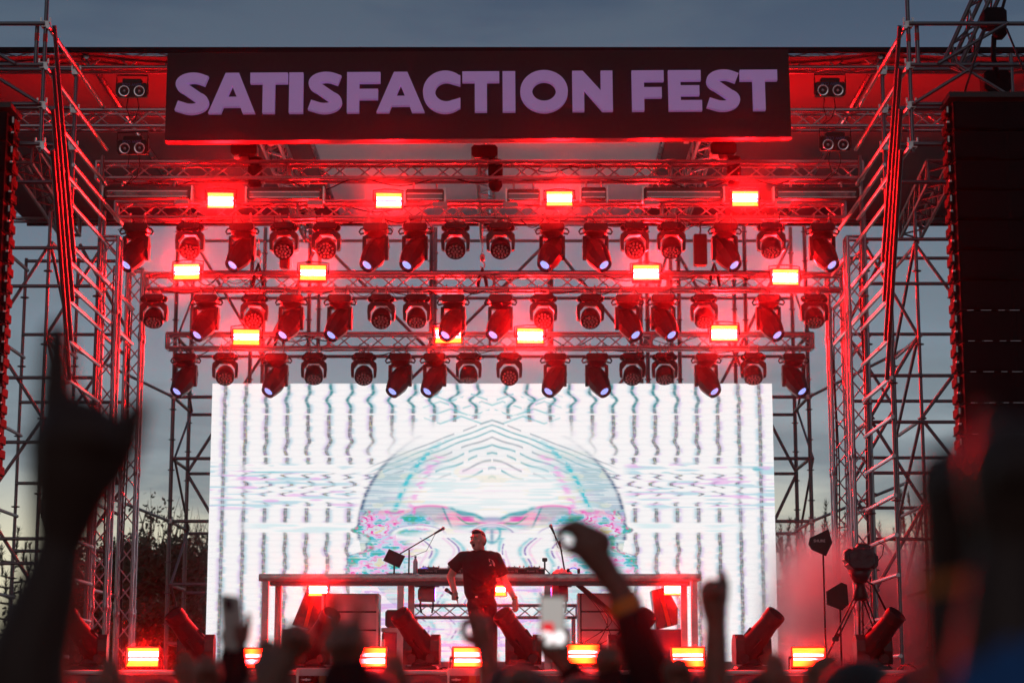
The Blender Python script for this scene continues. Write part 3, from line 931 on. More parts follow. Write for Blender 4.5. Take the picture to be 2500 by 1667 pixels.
def moving_beam(label, p, sg, rz, group):
    t = thing('moving_head_light', label, 'stage light', p, group)
    t.rotation_euler = (0, 0, rz); t.scale = (1.07, 1.07, 1.17)
    link('safety_cable', LOOPS[random.randrange(7)], t)
    for s in (-1, 1):
        link('hook', HOOK, t, (s * .09, 0, 0))
        h = link('handle', BEAM['handle'], t); h.scale = (s, 1, 1)
    link('base', BEAM['base'], t)
    link('yoke', BEAM['yoke'], t)
    h = link('head', BH[sg][0], t)
    link('lens', BH[sg][1], h); link('lens_ring', BH[sg][2], h)
    return t

def wash_base_mesh():
    b = MB()
    b.box((0, 0, -.125), (.27, .22, .075), ch=.022)
    for s in (-1, 1): b.lathe([(.0, -.03), (.035, -.03), (.045, 0), (.035, .03), (.0, .03)], Matrix.Translation((s * .135, -.02, -.14)) @ Matrix.Rotation(math.radians(90), 4, 'X'), n=10)
    b.lathe([(.11, -.16), (.09, -.185)], n=14)
    return b.mesh('base', M['black'])
def wash_yoke_mesh():
    out = [(-.125, -.18), (.125, -.18), (.175, -.225), (.18, -.30), (.172, -.41), (.135, -.425), (.135, -.30), (.075, -.232), (-.075, -.232), (-.135, -.30), (-.135, -.425), (-.172, -.41), (-.18, -.30), (-.175, -.225)]
    return MB().prism(out, -.045, .045).mesh('yoke', M['blackmetal'])
WASH = dict(base=wash_base_mesh(), yoke=wash_yoke_mesh())
def wash_head_meshes(tilt):
    d = Vector((0, -math.cos(tilt), -math.sin(tilt)))
    m = axis_matrix((0, 0, -.385), d)
    b = MB().lathe([(.03, -.135), (.085, -.12), (.115, -.07), (.128, .0), (.128, .055), (.120, .072), (.112, .066), (.0, .064)], m, n=18)
    l = MB()
    cells = [(0, 0)] + [(.042 * math.cos(a), .042 * math.sin(a)) for a in np.arange(6) * math.pi / 3] + [(.084 * math.cos(a), .084 * math.sin(a)) for a in np.arange(12) * math.pi / 6 + .26]
    for cx, cy_ in cells:
        l.lathe([(.0185, .066), (.015, .078), (.0, .083)], m @ Matrix.Translation((cx, cy_, 0)), n=7)
    return b.mesh('head', M['black']), l.mesh('lens_array', M['lens_cell'])
WHD = {k: wash_head_meshes(math.radians(k)) for k in (35, 50, 62, 78)}

def moving_wash(label, p, tilt, rz, group):
    t = thing('wash_light', label, 'stage light', p, group)
    t.rotation_euler = (0, 0, rz); t.scale = (1.06, 1.06, 1.09)
    link('safety_cable', LOOPS[random.randrange(7)], t)
    for s in (-1, 1): link('hook', HOOK, t, (s * .06, 0, 0))
    link('base', WASH['base'], t); link('yoke', WASH['yoke'], t)
    h = link('head', WHD[tilt][0], t)
    a = link('lens_array', WHD[tilt][1], h); a['kind'] = 'stuff'
    return t

ROWS = [('top', 516, YB, [('B', 318, -1), ('W', 440, 50), ('B', 560, -1), ('W', 655, 50), ('W', 752, 35), ('B', 865, -1), ('B', 955, -1), ('W', 1047, 50), ('W', 1150, 50),
                         ('B', 1268, -1), ('B', 1367, 1), ('W', 1456, 35), ('W', 1540, 62), ('B', 1662, 1), ('W', 1768, 62), ('B', 1885, 1)]),
        ('middle', 690, YC, [('W', 357, 62), ('B', 478, -1), ('W', 587, 35), ('B', 672, -1), ('B', 783, -1), ('W', 877, 50), ('W', 958, 62), ('B', 1042, -1), ('B', 1150, -1),
                            ('W', 1248, 35), ('W', 1355, 50), ('B', 1440, 1), ('B', 1522, 1), ('W', 1615, 62), ('B', 1762, 1), ('W', 1867, 62)]),
        ('bottom', 834, YD, [('B', 430, -1), ('W', 520, 50), ('B', 638, -1), ('W', 723, 62), ('W', 837, 50), ('B', 921, -1), ('B', 1000, -1), ('W', 1077, 78), ('W', 1170, 35),
                            ('B', 1275, -1), ('B', 1370, 1), ('W', 1451, 50), ('W', 1525, 62), ('B', 1620, 1), ('W', 1728, 62), ('B', 1820, 1)])]
for rn, yc, Y, L in ROWS:
    z = at(1200, yc, Y).z - .105
    for i, (k, x, v) in enumerate(L):
        px = x * 2500 / 2352
        X = at(px, yc + 60, Y).x
        rz = random.uniform(-.05, .05)
        if k == 'B':
            side = 'left' if v < 0 else 'right'
            moving_beam(f'black beam moving head aimed {side}, {ORD[i]} fixture from left in {rn} row', (X, Y - .105, z), v, rz, f'{rn} row of moving lights')
        else:
            moving_wash(f'round black wash light in a forked yoke, {ORD[i]} fixture from left in {rn} row', (X, Y - .105, z), v, rz, f'{rn} row of moving lights')

# ------------------------------------------------------------------ strobes
def strobe_meshes(mp, mt):
    w, h, d = .35, .20, .12
    b = MB()
    t_ = .014
    b.box((0, d / 2 + .015, 0), (w + .03, .02, h + .03))
    for s in (-1, 1):      # closed box: the side plates run into the back plate
        b.box((s * (w / 2 + .008), .006, 0), (t_, d + .012, h + .029)); b.box((0, .006, s * (h / 2 + .008)), (w + .008, d + .012, t_))
    hs = b.mesh('housing', M['blackmetal'])
    p = MB()
    p.add([(-w / 2, -d / 2 + .012, h / 2), (w / 2, -d / 2 + .012, h / 2), (w / 2 - .01, d / 2 - .02, .012), (-w / 2 + .01, d / 2 - .02, .012)], [(0, 1, 2, 3)])
    p2 = MB()
    p2.add([(-w / 2, -d / 2 + .012, -h / 2), (w / 2, -d / 2 + .012, -h / 2), (w / 2 - .01, d / 2 - .02, -.008), (-w / 2 + .01, d / 2 - .02, -.008)], [(0, 1, 2, 3)])
    tb = MB()
    tbs = []
    for var in (((.036, .046), (-.032, .036)), ((.040, .060), (-.020, .018)), ((.030, .036), (-.036, .052)), ((.028, .028), (-.016, .020))):
      tb = MB(); tbs.append(tb)
      for zc, hh in var:
        tb.add([(-w / 2 + .012, -d / 2 + .045, zc - hh / 2), (w / 2 - .012, -d / 2 + .045, zc - hh / 2), (w / 2 - .012, -d / 2 + .045, zc + hh / 2), (-w / 2 + .012, -d / 2 + .045, zc + hh / 2)], [(0, 1, 2, 3)])
    br = MB()
    br.tube([(-w / 2 - .035, .0, .0), (-w / 2 - .035, .06, .15), (-.06, .06, .17), (.06, .06, .17), (w / 2 + .035, .06, .15), (w / 2 + .035, 0, 0)], .010, n=6)
    br.box((-w / 2 - .025, 0, 0), (.03, .03, .03)).box((w / 2 + .025, 0, 0), (.03, .03, .03))
    rib = MB().box((0, -d / 2 + .040, .003), (w - .02, .006, .006))
    return hs, p.mesh('reflector', mp), p2.mesh('reflector', mp), [q.mesh('flash_tube', mt) for q in tbs], br.mesh('bracket', M['blackmetal']), rib.mesh('divider', M['steel'])
SMT = strobe_meshes(M['strobe_panel'], M['strobe_tube']); SMF = strobe_meshes(M['floor_panel'], M['floor_tube'])
def strobe(label, p, s, tilt, group, flip=False, rz=0.0):
    SM = SMF if flip else SMT
    t = thing('strobe_light', label, 'strobe', p, group)
    t.rotation_euler = (tilt, 0, rz); t.scale = (s, s, s)
    link('housing', SM[0], t); link('reflector', SM[1], t); link('reflector', SM[2], t); link('flash_tube', SM[3][random.randrange(4)], t); link('divider', SM[5], t)
    b = link('bracket', SM[4], t)
    if flip: b.scale = (1, 1, -1)
    return t
for rn, Y, yy, xs in (('highest truss', YA - .25, (461, 462, 459, 458), (507, 893, 1285, 1711)), ('truss above the middle row', YC - .25, (625, 628, 628, 637), (430, 719, 1484, 1803)),
                      ('truss above the bottom row', YD - .25, (775, 770, 773, 766), (566, 1030, 1218, 1663))):
    for i, x in enumerate(xs):
        strobe(f'glowing red-yellow strobe on the {rn}, {ORD[i]} from left', A(x, yy[i], Y), 62 * Y / F / .335, math.radians(random.uniform(-4, 10)), 'lit strobes on the trusses', rz=math.radians(random.uniform(-5, 5)))
for i, (x, y) in enumerate(((330, 1510), (598, 1512), (850, 1510), (1078, 1510), (1340, 1503), (1580, 1510), (1857, 1510))):
    strobe(f'glowing red-yellow strobe on the stage edge, {ORD[i]} from left', A(x, y, 21.25), .96, math.radians(-8), 'lit strobes along the stage edge', flip=True, rz=math.radians(random.uniform(-6, 6)))
for i, (x, y) in enumerate(((731, 1354), (1140, 1354), (1547, 1352))):
    strobe(f'glowing red-yellow strobe hanging under the DJ table, {ORD[i]} from left', A(x, y, 27.3), .74, math.radians(12), 'lit strobes under the DJ table', rz=math.radians(random.uniform(-6, 6)))

# ------------------------------------------------------------------ dark light bars on the highest truss
def light_bar(label, x0, x1, y, br):
    Y = YA - .30
    p, q = A(x0, y, Y), A(x1, y, Y)
    L = q.x - p.x
    t = thing('light_bar', label, 'light bar', ((p.x + q.x) / 2, Y, p.z), 'unlit light bars below the highest truss')
    MB().box((0, 0, 0), (L, .12, .15), ch=.02).build('housing', M['black'], t)
    for z in (.012, -.058):
        MB().box((0, -.066, z), (L * .92, .012, .012)).build('trim_strip', M['steel'], t)
    MB().box((0, -.063, -.022), (L * .9, .008, .05)).build('lens_strip', M['lens_glass'], t)
    for s in (-1, 1):
        MB().box((s * (L / 2 + .012), 0, -.01), (.02, .14, .19)).build('end_plate', M['steel'], t)
        MB().tube([(s * L * .3, 0, .07), (s * L * .3, .02, .16), (s * L * .3, .2, .19)], .012, n=6).build('clamp', M['steel'], t)
    if br:
        MB().box((br * L * .40, -.02, -.125), (.19, .10, .06), ch=.01).build('driver_box', M['grey_panel'], t)
for lb in (('left end of the rig', 240, 440, 444, 1), ('between first and second top strobes', 568, 742, 446, 1), ('right of the second top strobe', 932, 1020, 450, 1), ('left of the third top strobe', 1165, 1240, 450, -1),
           ('between third and fourth top strobes', 1335, 1392, 446, 0), ('left of the fourth top strobe', 1478, 1660, 446, -1), ('right end of the rig', 1778, 1972, 446, -1)):
    light_bar(f'unlit black light bar below the highest truss, {lb[0]}', *lb[1:])

# ------------------------------------------------------------------ double blinders
TXT = text_mesh('200W COB', .05, M['blue_print'])
def blinder(label, x, y):
    Y = 24.1
    t = thing('twin_blinder', label, 'blinder', A(x, y, Y), 'twin blinders beside the banner')
    t.rotation_euler = (math.radians(8), 0, random.uniform(-.12, .12))
    MB().box((0, .05, 0), (.37, .12, .18), ch=.015).build('housing', M['black'], t)
    MB().box((0, .05, .115), (.24, .10, .055), ch=.012).build('driver_box', M['black'], t)
    w = link('lettering', TXT, t); w.location = (0, -.013, .066); w.rotation_euler = (math.radians(90), math.radians(180), 0)
    for s in (-1, 1):
        mm = Matrix.Translation((s * .095, -.012, -.018)) @ Matrix.Rotation(math.radians(90), 4, 'X')
        r = MB().lathe([(.066, 0), (.072, .01), (.066, .018), (.045, -.012), (.02, -.022), (0, -.022)], mm, n=20, caps=False).build('reflector', M['chrome'], t)
        MB().lathe([(.022, -.012), (.018, .0), (0, .003)], mm, n=12).build('led', M['lens_cell'], r)
        MB().box((s * .195, .03, .02), (.012, .05, .16)).build('side_bracket', M['blackmetal'], t)
    MB().tube([(-.195, .03, .1), (-.195, .03, .19), (.195, .03, .19), (.195, .03, .1)], .010, n=6).build('yoke', M['blackmetal'], t)
    for s in (-1, 1):
        MB().tube([(s * .06, .08, -.09), (s * .075, .06, -.22), (s * .03, .1, -.36), (-.12, .15, -.46)], .006, n=5).build('cable', M['cable'], t)
blinder('twin round blinder left of the banner, upper one', 303, 207)
blinder('twin round blinder left of the banner, lower one', 304, 338)
blinder('twin round blinder right of the banner, upper one', 1907, 205)
blinder('twin round blinder right of the banner, lower one', 1919, 330)

# ------------------------------------------------------------------ chain hoists
def chain(parent, p0, p1, step=.05):
    off = parent.location; p0, p1 = Vector(p0), Vector(p1)
    n = int((p1 - p0).length / step); b = MB()
    for i in range(n):
        c = p0.lerp(p1, (i + .5) / n) - off
        a = i % 2
        w = Vector((.012, 0, 0)) if a else Vector((0, .012, 0)); h = Vector((0, 0, step * .62))
        b.tube([c + w - h * .5, c + w + h * .5, c + h, c - w + h * .5, c - w - h * .5, c - h, c + w - h * .5], .0045, n=4)
    o = b.build('chain', M['steel'], parent); o['kind'] = 'stuff'
def hoist(label, x, y, Y, ytop, ybot, motor=True):
    p = A(x, y, Y)
    t = thing('chain_hoist', label, 'chain hoist', p, 'chain hoists')
    MB().box((0, 0, 0), (.34, .22, .17), ch=.035).build('motor_body', M['blackmetal'], t)
    MB().box((0, 0, -.11), (.12, .12, .06), ch=.015).build('chain_guide', M['steel'], t)
    MB().tube([(0, 0, .08), (0, 0, .15), (.035, 0, .19), (0, 0, .24), (-.03, 0, .21)], .012, n=6).build('hook', M['steel'], t)
    MB().lathe([(.05, -.5), (.09, -.44), (.10, -.12), (.085, -.09)], Matrix.Translation((.14, .02, 0)), n=12).build('chain_bag', M['matte'], t)
    chain(t, A(x, y, Y) + Vector((0, 0, -.12)), A(x, ybot, Y))
hoist('chain hoist below the middle of the banner', 1113, 352, 24.9, 0, 400)
hoist('chain hoist below the left part of the banner', 562, 347, 24.9, 0, 395)
hoist('chain hoist below the right part of the banner', 1660, 345, 24.9, 0, 395)
def hook_drop(label, x, y0, y1, Y):
    p = A(x, y0, Y); q = A(x, y1, Y)
    t = thing('hoist_chain', label, 'chain', p, 'hanging hoist chains')
    chain(t, p, q)
    q = q - p
    MB().lathe([(.02, .10), (.035, .08), (.035, .02), (.02, 0)], Matrix.Translation(q), n=10).build('hook_block', M['steel'], t)
    MB().tube([q, q + Vector((.03, 0, -.04)), q + Vector((.032, 0, -.08)), q + Vector((0, 0, -.10)), q + Vector((-.03, 0, -.075))], .010, n=6).build('hook', M['steel'], t)
    for s in (-1, 1):
        MB().tube([q + Vector((0, 0, -.09)), q + Vector((s * .05, .0, -.28)), q + Vector((s * .07, 0, -.42))], [.012, .03, .02], n=6).build('sling', M['cable'], t)
hook_drop('hoist chain with hook above the second strobe of the middle row', 594, 545, 590, YC + .0)
hook_drop('hoist chain with hook left of the middle row centre', 643, 680, 735, YD)
hook_drop('thick hoist chain hanging down the centre of the rig', 1108, 470, 600, YC)
hook_drop('hoist chain with hook right of the rig centre', 1640, 545, 590, YC)

# hanging power boxes
def power_box(label, x, y, Y, s):
    t = thing('power_box', label, 'power box', A(x, y, Y), 'hanging dark boxes')
    MB().box((0, 0, 0), (.15 * s, .12 * s, .36 * s), ch=.015).build('enclosure', M['blackmetal'], t)
    MB().tube([(0, 0, .18 * s), (.01, 0, .24 * s), (0, .01, .34 * s)], .012, n=5).build('cable', M['cable'], t)
power_box('narrow black box hanging beside the right beam lights', 1608, 575, YC - .4, 1.2)
power_box('narrow black box hanging below the fourth top fixture', 655, 590, YB + .2, .9)

# ------------------------------------------------------------------ speaker arrays
def cabinet_meshes(w, h, d):
    b = MB()
    b.prism([(-w / 2, -h / 2), (w / 2, -h / 2), (w / 2, h / 2), (-w / 2, h / 2)], -d / 2 + .02, d / 2)
    f = MB()
    n = 8
    for s in (-1, 1):
        vs = []
        for i in range(n + 1):
            fx = i / n
            x = s * (.02 + (w / 2 - .03) * fx); y = -d / 2 - .03 + .045 * (1 - fx) ** 2
            vs += [(x, y, -h / 2 + .012), (x, y, h / 2 - .012)]
        f.add(vs, [(2 * i, 2 * i + 2, 2 * i + 3, 2 * i + 1) for i in range(n)], True)
    g_ = MB()
    for zz in (-h * .28, h * .28):
        g_.box((0, 0, zz), (.05, .26, .10), ch=.01)
        g_.tube([(-.03, -.1, zz - .05), (.03, -.1, zz + .05)], .014, n=6)
        g_.tube([(0, -.13, zz), (0, .12, zz)], .018, n=6)
    g_.box((.005, -.05, 0), (.02, .08, h * .98))
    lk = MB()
    for k in range(7): lk.box((-w * .42 + k * w * .14 + (k % 3) * .01, -d / 2 - .005, 0), (w * (.10 if k % 2 else .06), .010, .005))  # bright dashes stand for light passing through the gaps between cabinets
    return b.mesh('cabinet', M['matte']), f.mesh('grille', M['grille']), g_.mesh('rigging_plate', M['matte']), lk.mesh('gap_glint', M['alu'])
CAB = cabinet_meshes(1.12, .315, .5)
PIN = MB().box((0, 0, 0), (.022, .02, .07), ch=.005).box((0, 0, -.14), (.03, .02, .02)).mesh('link_pin', M['steel'])
def speaker_array(sg, label, xin, ytop, ybot):
    Y = 21.1
    top, bot = at(xin, ytop, Y), at(xin, ybot, Y)
    n = 12; step = (top.z - bot.z) / n
    t = thing('speaker_array', label, 'speaker array', (top.x + sg * .62, Y, bot.z), 'hanging speaker arrays')
    for i in range(n):
        z = (i + .5) * step
        xoff = sg * .012 * (n - i) * .0
        c = link('cabinet', CAB[0], t, (xoff, 0, z))
        link('grille', CAB[1], c); 
        rp = link('rigging_plate', CAB[2], c, (-sg * .59, 0, 0))
        link('link_pin', PIN, c, (-sg * .60, -.12, step * .3))
        if 0 < i < 6: link('gap_glint', CAB[3], c, (0, 0, -step / 2))
    MB().box((0, 0, n * step + .07), (1.2, .5, .06)).build('fly_frame', M['blackmetal'], t)
    for x in (-.4, .4):
        MB().tube([(x, 0, n * step + .1), (x * .3, 0, n * step + .9)], .012, n=6).build('sling', M['cable'], t)
speaker_array(-1, 'tall black speaker array at the left picture edge', 44, 287, 1166)
speaker_array(1, 'tall black speaker array at the right picture edge', 2302, 262, 1142)

# slanted mast with a dark motor above the right speakers
truss('boom_truss', 'slanted truss with a dark motor above the right speakers', at(2330, 165, 21.9), at(2432, -60, 21.6), s=.20, bay=.22, m=M['galv'], rb=.012)
t = thing('rigging_motor', 'dark rigging motor at the top right corner', 'chain hoist', at(2425, 48, 21.5))
MB().box((0, 0, 0), (.26, .22, .22), ch=.04).box((.05, -.05, -.16), (.14, .14, .16), ch=.03).build('motor_body', M['matte'], t)
MB().tube([(0, 0, -.2), (-.02, 0, -.45), (.03, 0, -.7)], .03, n=8).build('chain_bag', M['matte'], t)
MB().tube([(.1, 0, .1), (.16, 0, .3), (.05, 0, .5)], .02, n=6).build('cable', M['cable'], t)
t = thing('rigging_motor', 'dark motor box hanging above the right speaker array', 'chain hoist', at(2430, 205, 21.6))
MB().box((0, 0, 0), (.30, .24, .26), ch=.04).build('motor_body', M['matte'], t)
MB().tube([(0, 0, .1), (0, 0, .5)], .02, n=6).build('sling', M['cable'], t)
for sg, px0, px1 in ((-1, (52, 372), (172, 552)), (1, (2292, 418), (2222, 560))):
    truss('side_truss', 'thin lattice truss sloping behind the ' + ('left' if sg < 0 else 'right') + ' speaker tower', at(*px0, 26.0), at(*px1, 29.0), s=.3, bay=.3, rb=.014, m=M['galv'])
# ------------------------------------------------------------------ moving heads on the stage floor
def floor_head_meshes(sg):
    b = MB().box((0, 0, .055), (.36, .30, .10), ch=.03)
    for s in (-1, 1): b.tube([(s * .17, -.05, .07), (s * .22, -.05, .06), (s * .22, .05, .06), (s * .17, .05, .07)], .012, n=6)
    b.lathe([(.12, .10), (.10, .135)], n=16)
    base = b.mesh('base', M['black'])
    y = MB()
    y.box((0, 0, .15), (.30, .15, .05), ch=.015)
    for s in (-1, 1):
        poly = [(-.10, .12), (.10, .12), (.125, .26), (.11, .37), (.05, .43), (-.05, .43), (-.11, .37), (-.125, .26)]
        y.prism(poly, -.045, .045, Matrix.Translation((s * .142, 0, 0)) @ Matrix.Rotation(math.radians(90), 4, 'Z'))
        y.box((s * .10, -.06, .18), (.10, .12, .10), ch=.03)
    yoke = y.mesh('yoke', M['black'])
    m = axis_matrix((sg * .0, -.02, .32), (sg * .50, -.46, .72))
    h = MB().lathe([(.06, -.20), (.11, -.18), (.135, -.10), (.132, .0), (.116, .12), (.102, .28), (.100, .43), (.092, .435), (.084, .34), (.0, .335)], m, n=18)
    for a in (0.6, 2.2, 3.8, 5.4):
        h.box(m @ Vector((.112 * math.cos(a), .112 * math.sin(a), .02)), (.03, .03, .26), m.to_3x3().to_4x4())
    head = h.mesh('head', M['black'])
    r = MB().lathe([(.104, .33), (.109, .34), (.109, .42), (.102, .44)], m, n=18, caps=False).mesh('hood', M['blackmetal'])
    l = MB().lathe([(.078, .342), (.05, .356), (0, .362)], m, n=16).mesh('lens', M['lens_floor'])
    return base, yoke, head, r, l
FH = {-1: floor_head_meshes(-1), 1: floor_head_meshes(1)}
for i, (px, sg) in enumerate(((216, -1), (478, -1), (766, 1), (1030, -1), (1278, -1), (1528, 1), (1836, 1), (2132, 1))):
    Y = 21.6
    p = at(px, 1640, Y); p.z = STAGE_Z
    t = thing('floor_moving_head', f'black moving head on the stage edge tilted {"left" if sg < 0 else "right"}, {ORD[i]} from left', 'stage light', p, 'moving heads along the stage edge')
    t.scale = (1.03,) * 3
    t.rotation_euler = (0, 0, random.uniform(-.1, .1))
    b, y, h, r, l = FH[sg]
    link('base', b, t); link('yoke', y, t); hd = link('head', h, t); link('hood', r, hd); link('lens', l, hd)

# front rail and cases
p, q = at(-40, 1655, 21.05), at(2560, 1655, 21.05)
rod('front_rail', (p.x, 21.02, STAGE_Z + .035), (q.x, 21.02, STAGE_Z + .035), .024, M['white_paint'])
tag(bpy.data.objects['front_rail'], 'pale pipe lying along the front edge of the stage', 'rail')
def emblem_mesh():
    b = MB()
    b.prism([(-.006, -.012), (.006, -.012), (.008, .006), (0, .014), (-.008, .006)], -.002, 0)
    for s in (-1, 1):
        b.prism([(s * .008, .006), (s * .05, .004), (s * .03, -.002), (s * .042, -.006), (s * .02, -.008), (s * .008, -.006)][::s], -.002, 0)
    return b.mesh('emblem', M['white_print'])
EMB = emblem_mesh()
for i, (px, w) in enumerate(((770, .40), (1135, .38))):
    Y = 20.96
    p = at(px, 1667, Y)
    t = thing('flight_case', 'pale case with a winged emblem under the ' + ('third' if i == 0 else 'fourth') + ' stage edge strobe', 'case', (p.x, Y, 1.62), 'pale cases at the stage edge')
    MB().box((0, 0, .22), (w, .12, .44), ch=.015).build('body', M['grey_panel'], t)
    o = link('emblem', EMB, t, (-.09, -.062, .32)); o.scale = (1.2, 1, 1.2)
    MB().box((.08, -.063, .31), (.07, .012, .10)).build('vent', M['wood'], t)
    MB().box((-w / 2 + .02, -.063, .22), (.02, .01, .42)).box((w / 2 - .02, -.063, .22), (.02, .01, .42)).build('edge_strip', M['steel'], t)

def cable(label, pts, r=.008, m='cable', name='cable', group='loose cables'):
    pts = [Vector(p) for p in pts]
    out = []
    n = len(pts)
    for i in range(n - 1):
        p0, p1, p2, p3 = pts[max(i - 1, 0)], pts[i], pts[i + 1], pts[min(i + 2, n - 1)]
        for k in range(6):
            t = k / 6
            out.append(.5 * ((2 * p1) + (p2 - p0) * t + (2 * p0 - 5 * p1 + 4 * p2 - p3) * t * t + (3 * p1 - p0 - 3 * p2 + p3) * t ** 3))
    out.append(pts[-1])
    c = pts[0]
    o = MB().tube([p - c for p in out], r, n=6).build(name, M[m], None, c)
    return tag(o, label, 'cable', group)
S = lambda x, y, Y=21.3: at(x, y, Y)
cable('tangled black cable beside the fourth floor moving head', [S(1010, 1652), S(1050, 1640), S(1075, 1632), S(1090, 1645), S(1082, 1655), S(1068, 1640), S(1085, 1628), S(1110, 1640)], .007)
cable('red cable running down beside the sixth floor moving head', [S(1518, 1622), S(1512, 1640), S(1508, 1655)], .009, 'red_paint')
cable('coiled black cable hanging at the right scaffold foot', [at(2215 + 26 * math.cos(a * .8), 1645 + 24 * math.sin(a * .8), 22.6) for a in range(14)], .010)

# ------------------------------------------------------------------ DJ table
YT = 26.6
tL, tR = at(632, 1408, YT).x, at(1711, 1408, YT).x
tz = at(1200, 1399, YT).z
tb = thing('dj_table', 'wide silver-wrapped DJ table on pale legs in front of the screen', 'table', ((tL + tR) / 2, YT, STAGE_Z))
W = tR - tL; hz = tz - STAGE_Z
nseg = 9
for i in range(nseg):
    x0 = -W / 2 + i * W / nseg; x1 = x0 + W / nseg
    b = MB(); vs = []; fs = []
    nx, nz = 14, 5
    for a in range(nx + 1):
        for c in range(nz + 1):
            fz = c / nz
            bul = .012 * math.sin(math.pi * fz) + .008 * math.sin(a * 2.1 + i * 3 + fz * 4) + .006 * math.sin(a * 5.3 + i)
            vs.append((x0 + (x1 - x0) * a / nx, -.005 - bul, hz - .01 - .092 * fz))
    for a in range(nx):
        for c in range(nz):
            k = a * (nz + 1) + c
            fs.append((k, k + 1, k + nz + 2, k + nz + 1))
    b.add(vs, fs, True)
    b.build('wrapped_edge', M['silver_wrap'], tb)
MB().box((0, .68, hz - .05), (W - .01, 1.3, .09)).build('table_top', M['blackmetal'], tb)
MB().box((0, .03, hz - .13), (W - .3, .04, .06)).build('front_beam', M['deck'], tb)
for px, dy in ((646, .05), (668, .5), (977, .05), (1000, .4), (1337, .05), (1358, .4), (1696, .05), (1678, .5)):
    x = at(px, 1500, YT).x - (tL + tR) / 2
    MB().box((x, dy, (hz - .1) / 2), (.085, .07, hz - .1), ch=.01).build('leg', M['white_paint'], tb)
# things on the table
def on_table(px, dy=.2):
    return Vector((at(px, 1399, YT + dy).x, YT + dy, tz + .002))
t = thing('laptop_stand', 'tilted dark panel on a stand at the left of the DJ table', 'laptop', on_table(962))
MB().box((0, 0, .21), (.24, .015, .19), Matrix.Rotation(math.radians(24), 4, 'Y') @ Matrix.Rotation(math.radians(-25), 4, 'X')).build('screen_panel', M['black'], t)
MB().tube([(0, .02, 0), (0, .02, .16)], .012).tube([(-.10, .0, .006), (.10, .0, .006)], .008).tube([(0, -.1, .006), (0, .1, .006)], .008).build('stand', M['blackmetal'], t)
def mic_stand(label, px, top, tip, back):
    t = thing('microphone_stand', label, 'mic stand', on_table(px, .25))
    o = t.location
    j = at(*top, YT + .25) - o; e = at(*tip, YT + .1) - o; bk = at(*back, YT + .3) - o
    MB().tube([(0, 0, 0), j], .011).build('upright', M['blackmetal'], t)
    MB().lathe([(.10, 0), (.09, .015), (.02, .02)], n=16).build('foot', M['blackmetal'], t)
    MB().tube([bk, e], .009).build('boom', M['blackmetal'], t)
    d = (e - bk).normalized()
    m = MB().tube([e - d * .02, e + d * .10], [.013, .018], n=10).build('microphone', M['black'], t)
    MB().lathe([(0, -.026), (.018, -.018), (.026, 0), (.018, .018), (0, .026)], Matrix.Translation(e + d * .12), n=12).build('mic_grille', M['steel'], m)
    MB().tube([e, e.lerp(j, .4) + Vector((.02, 0, -.15)), j + Vector((.02, 0, -.1))], .004, n=5).build('mic_cable', M['cable'], t)
mic_stand('boom microphone stand beside the tilted panel', 998, (999, 1341), (1064, 1300), (977, 1351))
mic_stand('microphone stand at the right half of the DJ table', 1380, (1366, 1320), (1352, 1300), (1372, 1345))
t = thing('water_bottle', 'clear plastic water bottle on the DJ table', 'bottle', on_table(1014, .1))
MB().lathe([(.0, 0), (.03, 0), (.032, .02), (.032, .10), (.030, .12), (.033, .15), (.02, .19), (.012, .20), (.012, .215)], n=14).build('body', mat('bottle_plastic', (.55, .6, .7), .1, spec=.8), t)
MB().lathe([(.015, .21), (.015, .235), (0, .236)], n=12).build('cap', M['blue_print'], t)
PT = text_mesh('Pioneer DJ', .035, M['grey_print'])
for i, (px, w) in enumerate(((1054, .34), (1112, .30), (1250, .31), (1300, .33))):
    t = thing('dj_deck', f'low black DJ deck on the silver table, {ORD[i]} from left', 'DJ deck', on_table(px, .22), 'decks on the DJ table')
    b = MB().prism([(-.18, 0), (.2, 0), (.2, .10), (-.18, .06)], -w / 2, w / 2, Matrix.Rotation(math.radians(90), 4, 'Z'))
    b.build('body', M['black'], t)
    MB().lathe([(.10, 0), (.10, .015), (0, .018)], Matrix.Translation((0, -.02, .075)), n=20).build('jog_wheel', M['blackmetal'], t)
    o = link('lettering', PT, t, (.0, -.205 + .0, .03)); o.rotation_euler = (math.radians(90), 0, 0)
    for k in range(4): MB().lathe([(.01, 0), (.01, .03), (0, .031)], Matrix.Translation((-w / 2 + .05 + k * .07, .12, .09)), n=8).build('knob', M['steel'], t)
t = thing('mini_tripod', 'small tripod with an action camera on the DJ table', 'tripod', on_table(1330, .1))
for a in (0.3, 2.4, 4.5): MB().tube([(0, 0, .07), (.07 * math.cos(a), .05 * math.sin(a), 0)], .008, n=6).build('leg', M['black'], t)
MB().tube([(0, 0, .06), (0, 0, .16)], .012, n=6).build('column', M['black'], t)
MB().box((0, 0, .185), (.07, .04, .05), ch=.01).build('camera', M['black'], t)
t = thing('towel', 'crumpled white towel on the DJ table', 'towel', on_table(1372, .15))
b = MB(); vs = []; fs = []
for j in range(9):
    for i in range(17):
        fx, fy = i / 16, j / 8
        vs.append((-.14 + .28 * fx, -.1 + .2 * fy, (.05 + .02 * math.sin(i * 1.3 + j) + .015 * math.sin(j * 2.1 + i * .7)) * math.sin(math.pi * min(1, max(0, fx))) ** .5 * math.sin(math.pi * fy) ** .5))
for j in range(8):
    for i in range(16):
        a = j * 17 + i; fs.append((a, a + 1, a + 18, a + 17))
b.add(vs, fs, True).build('cloth', M['white_paint'], t)
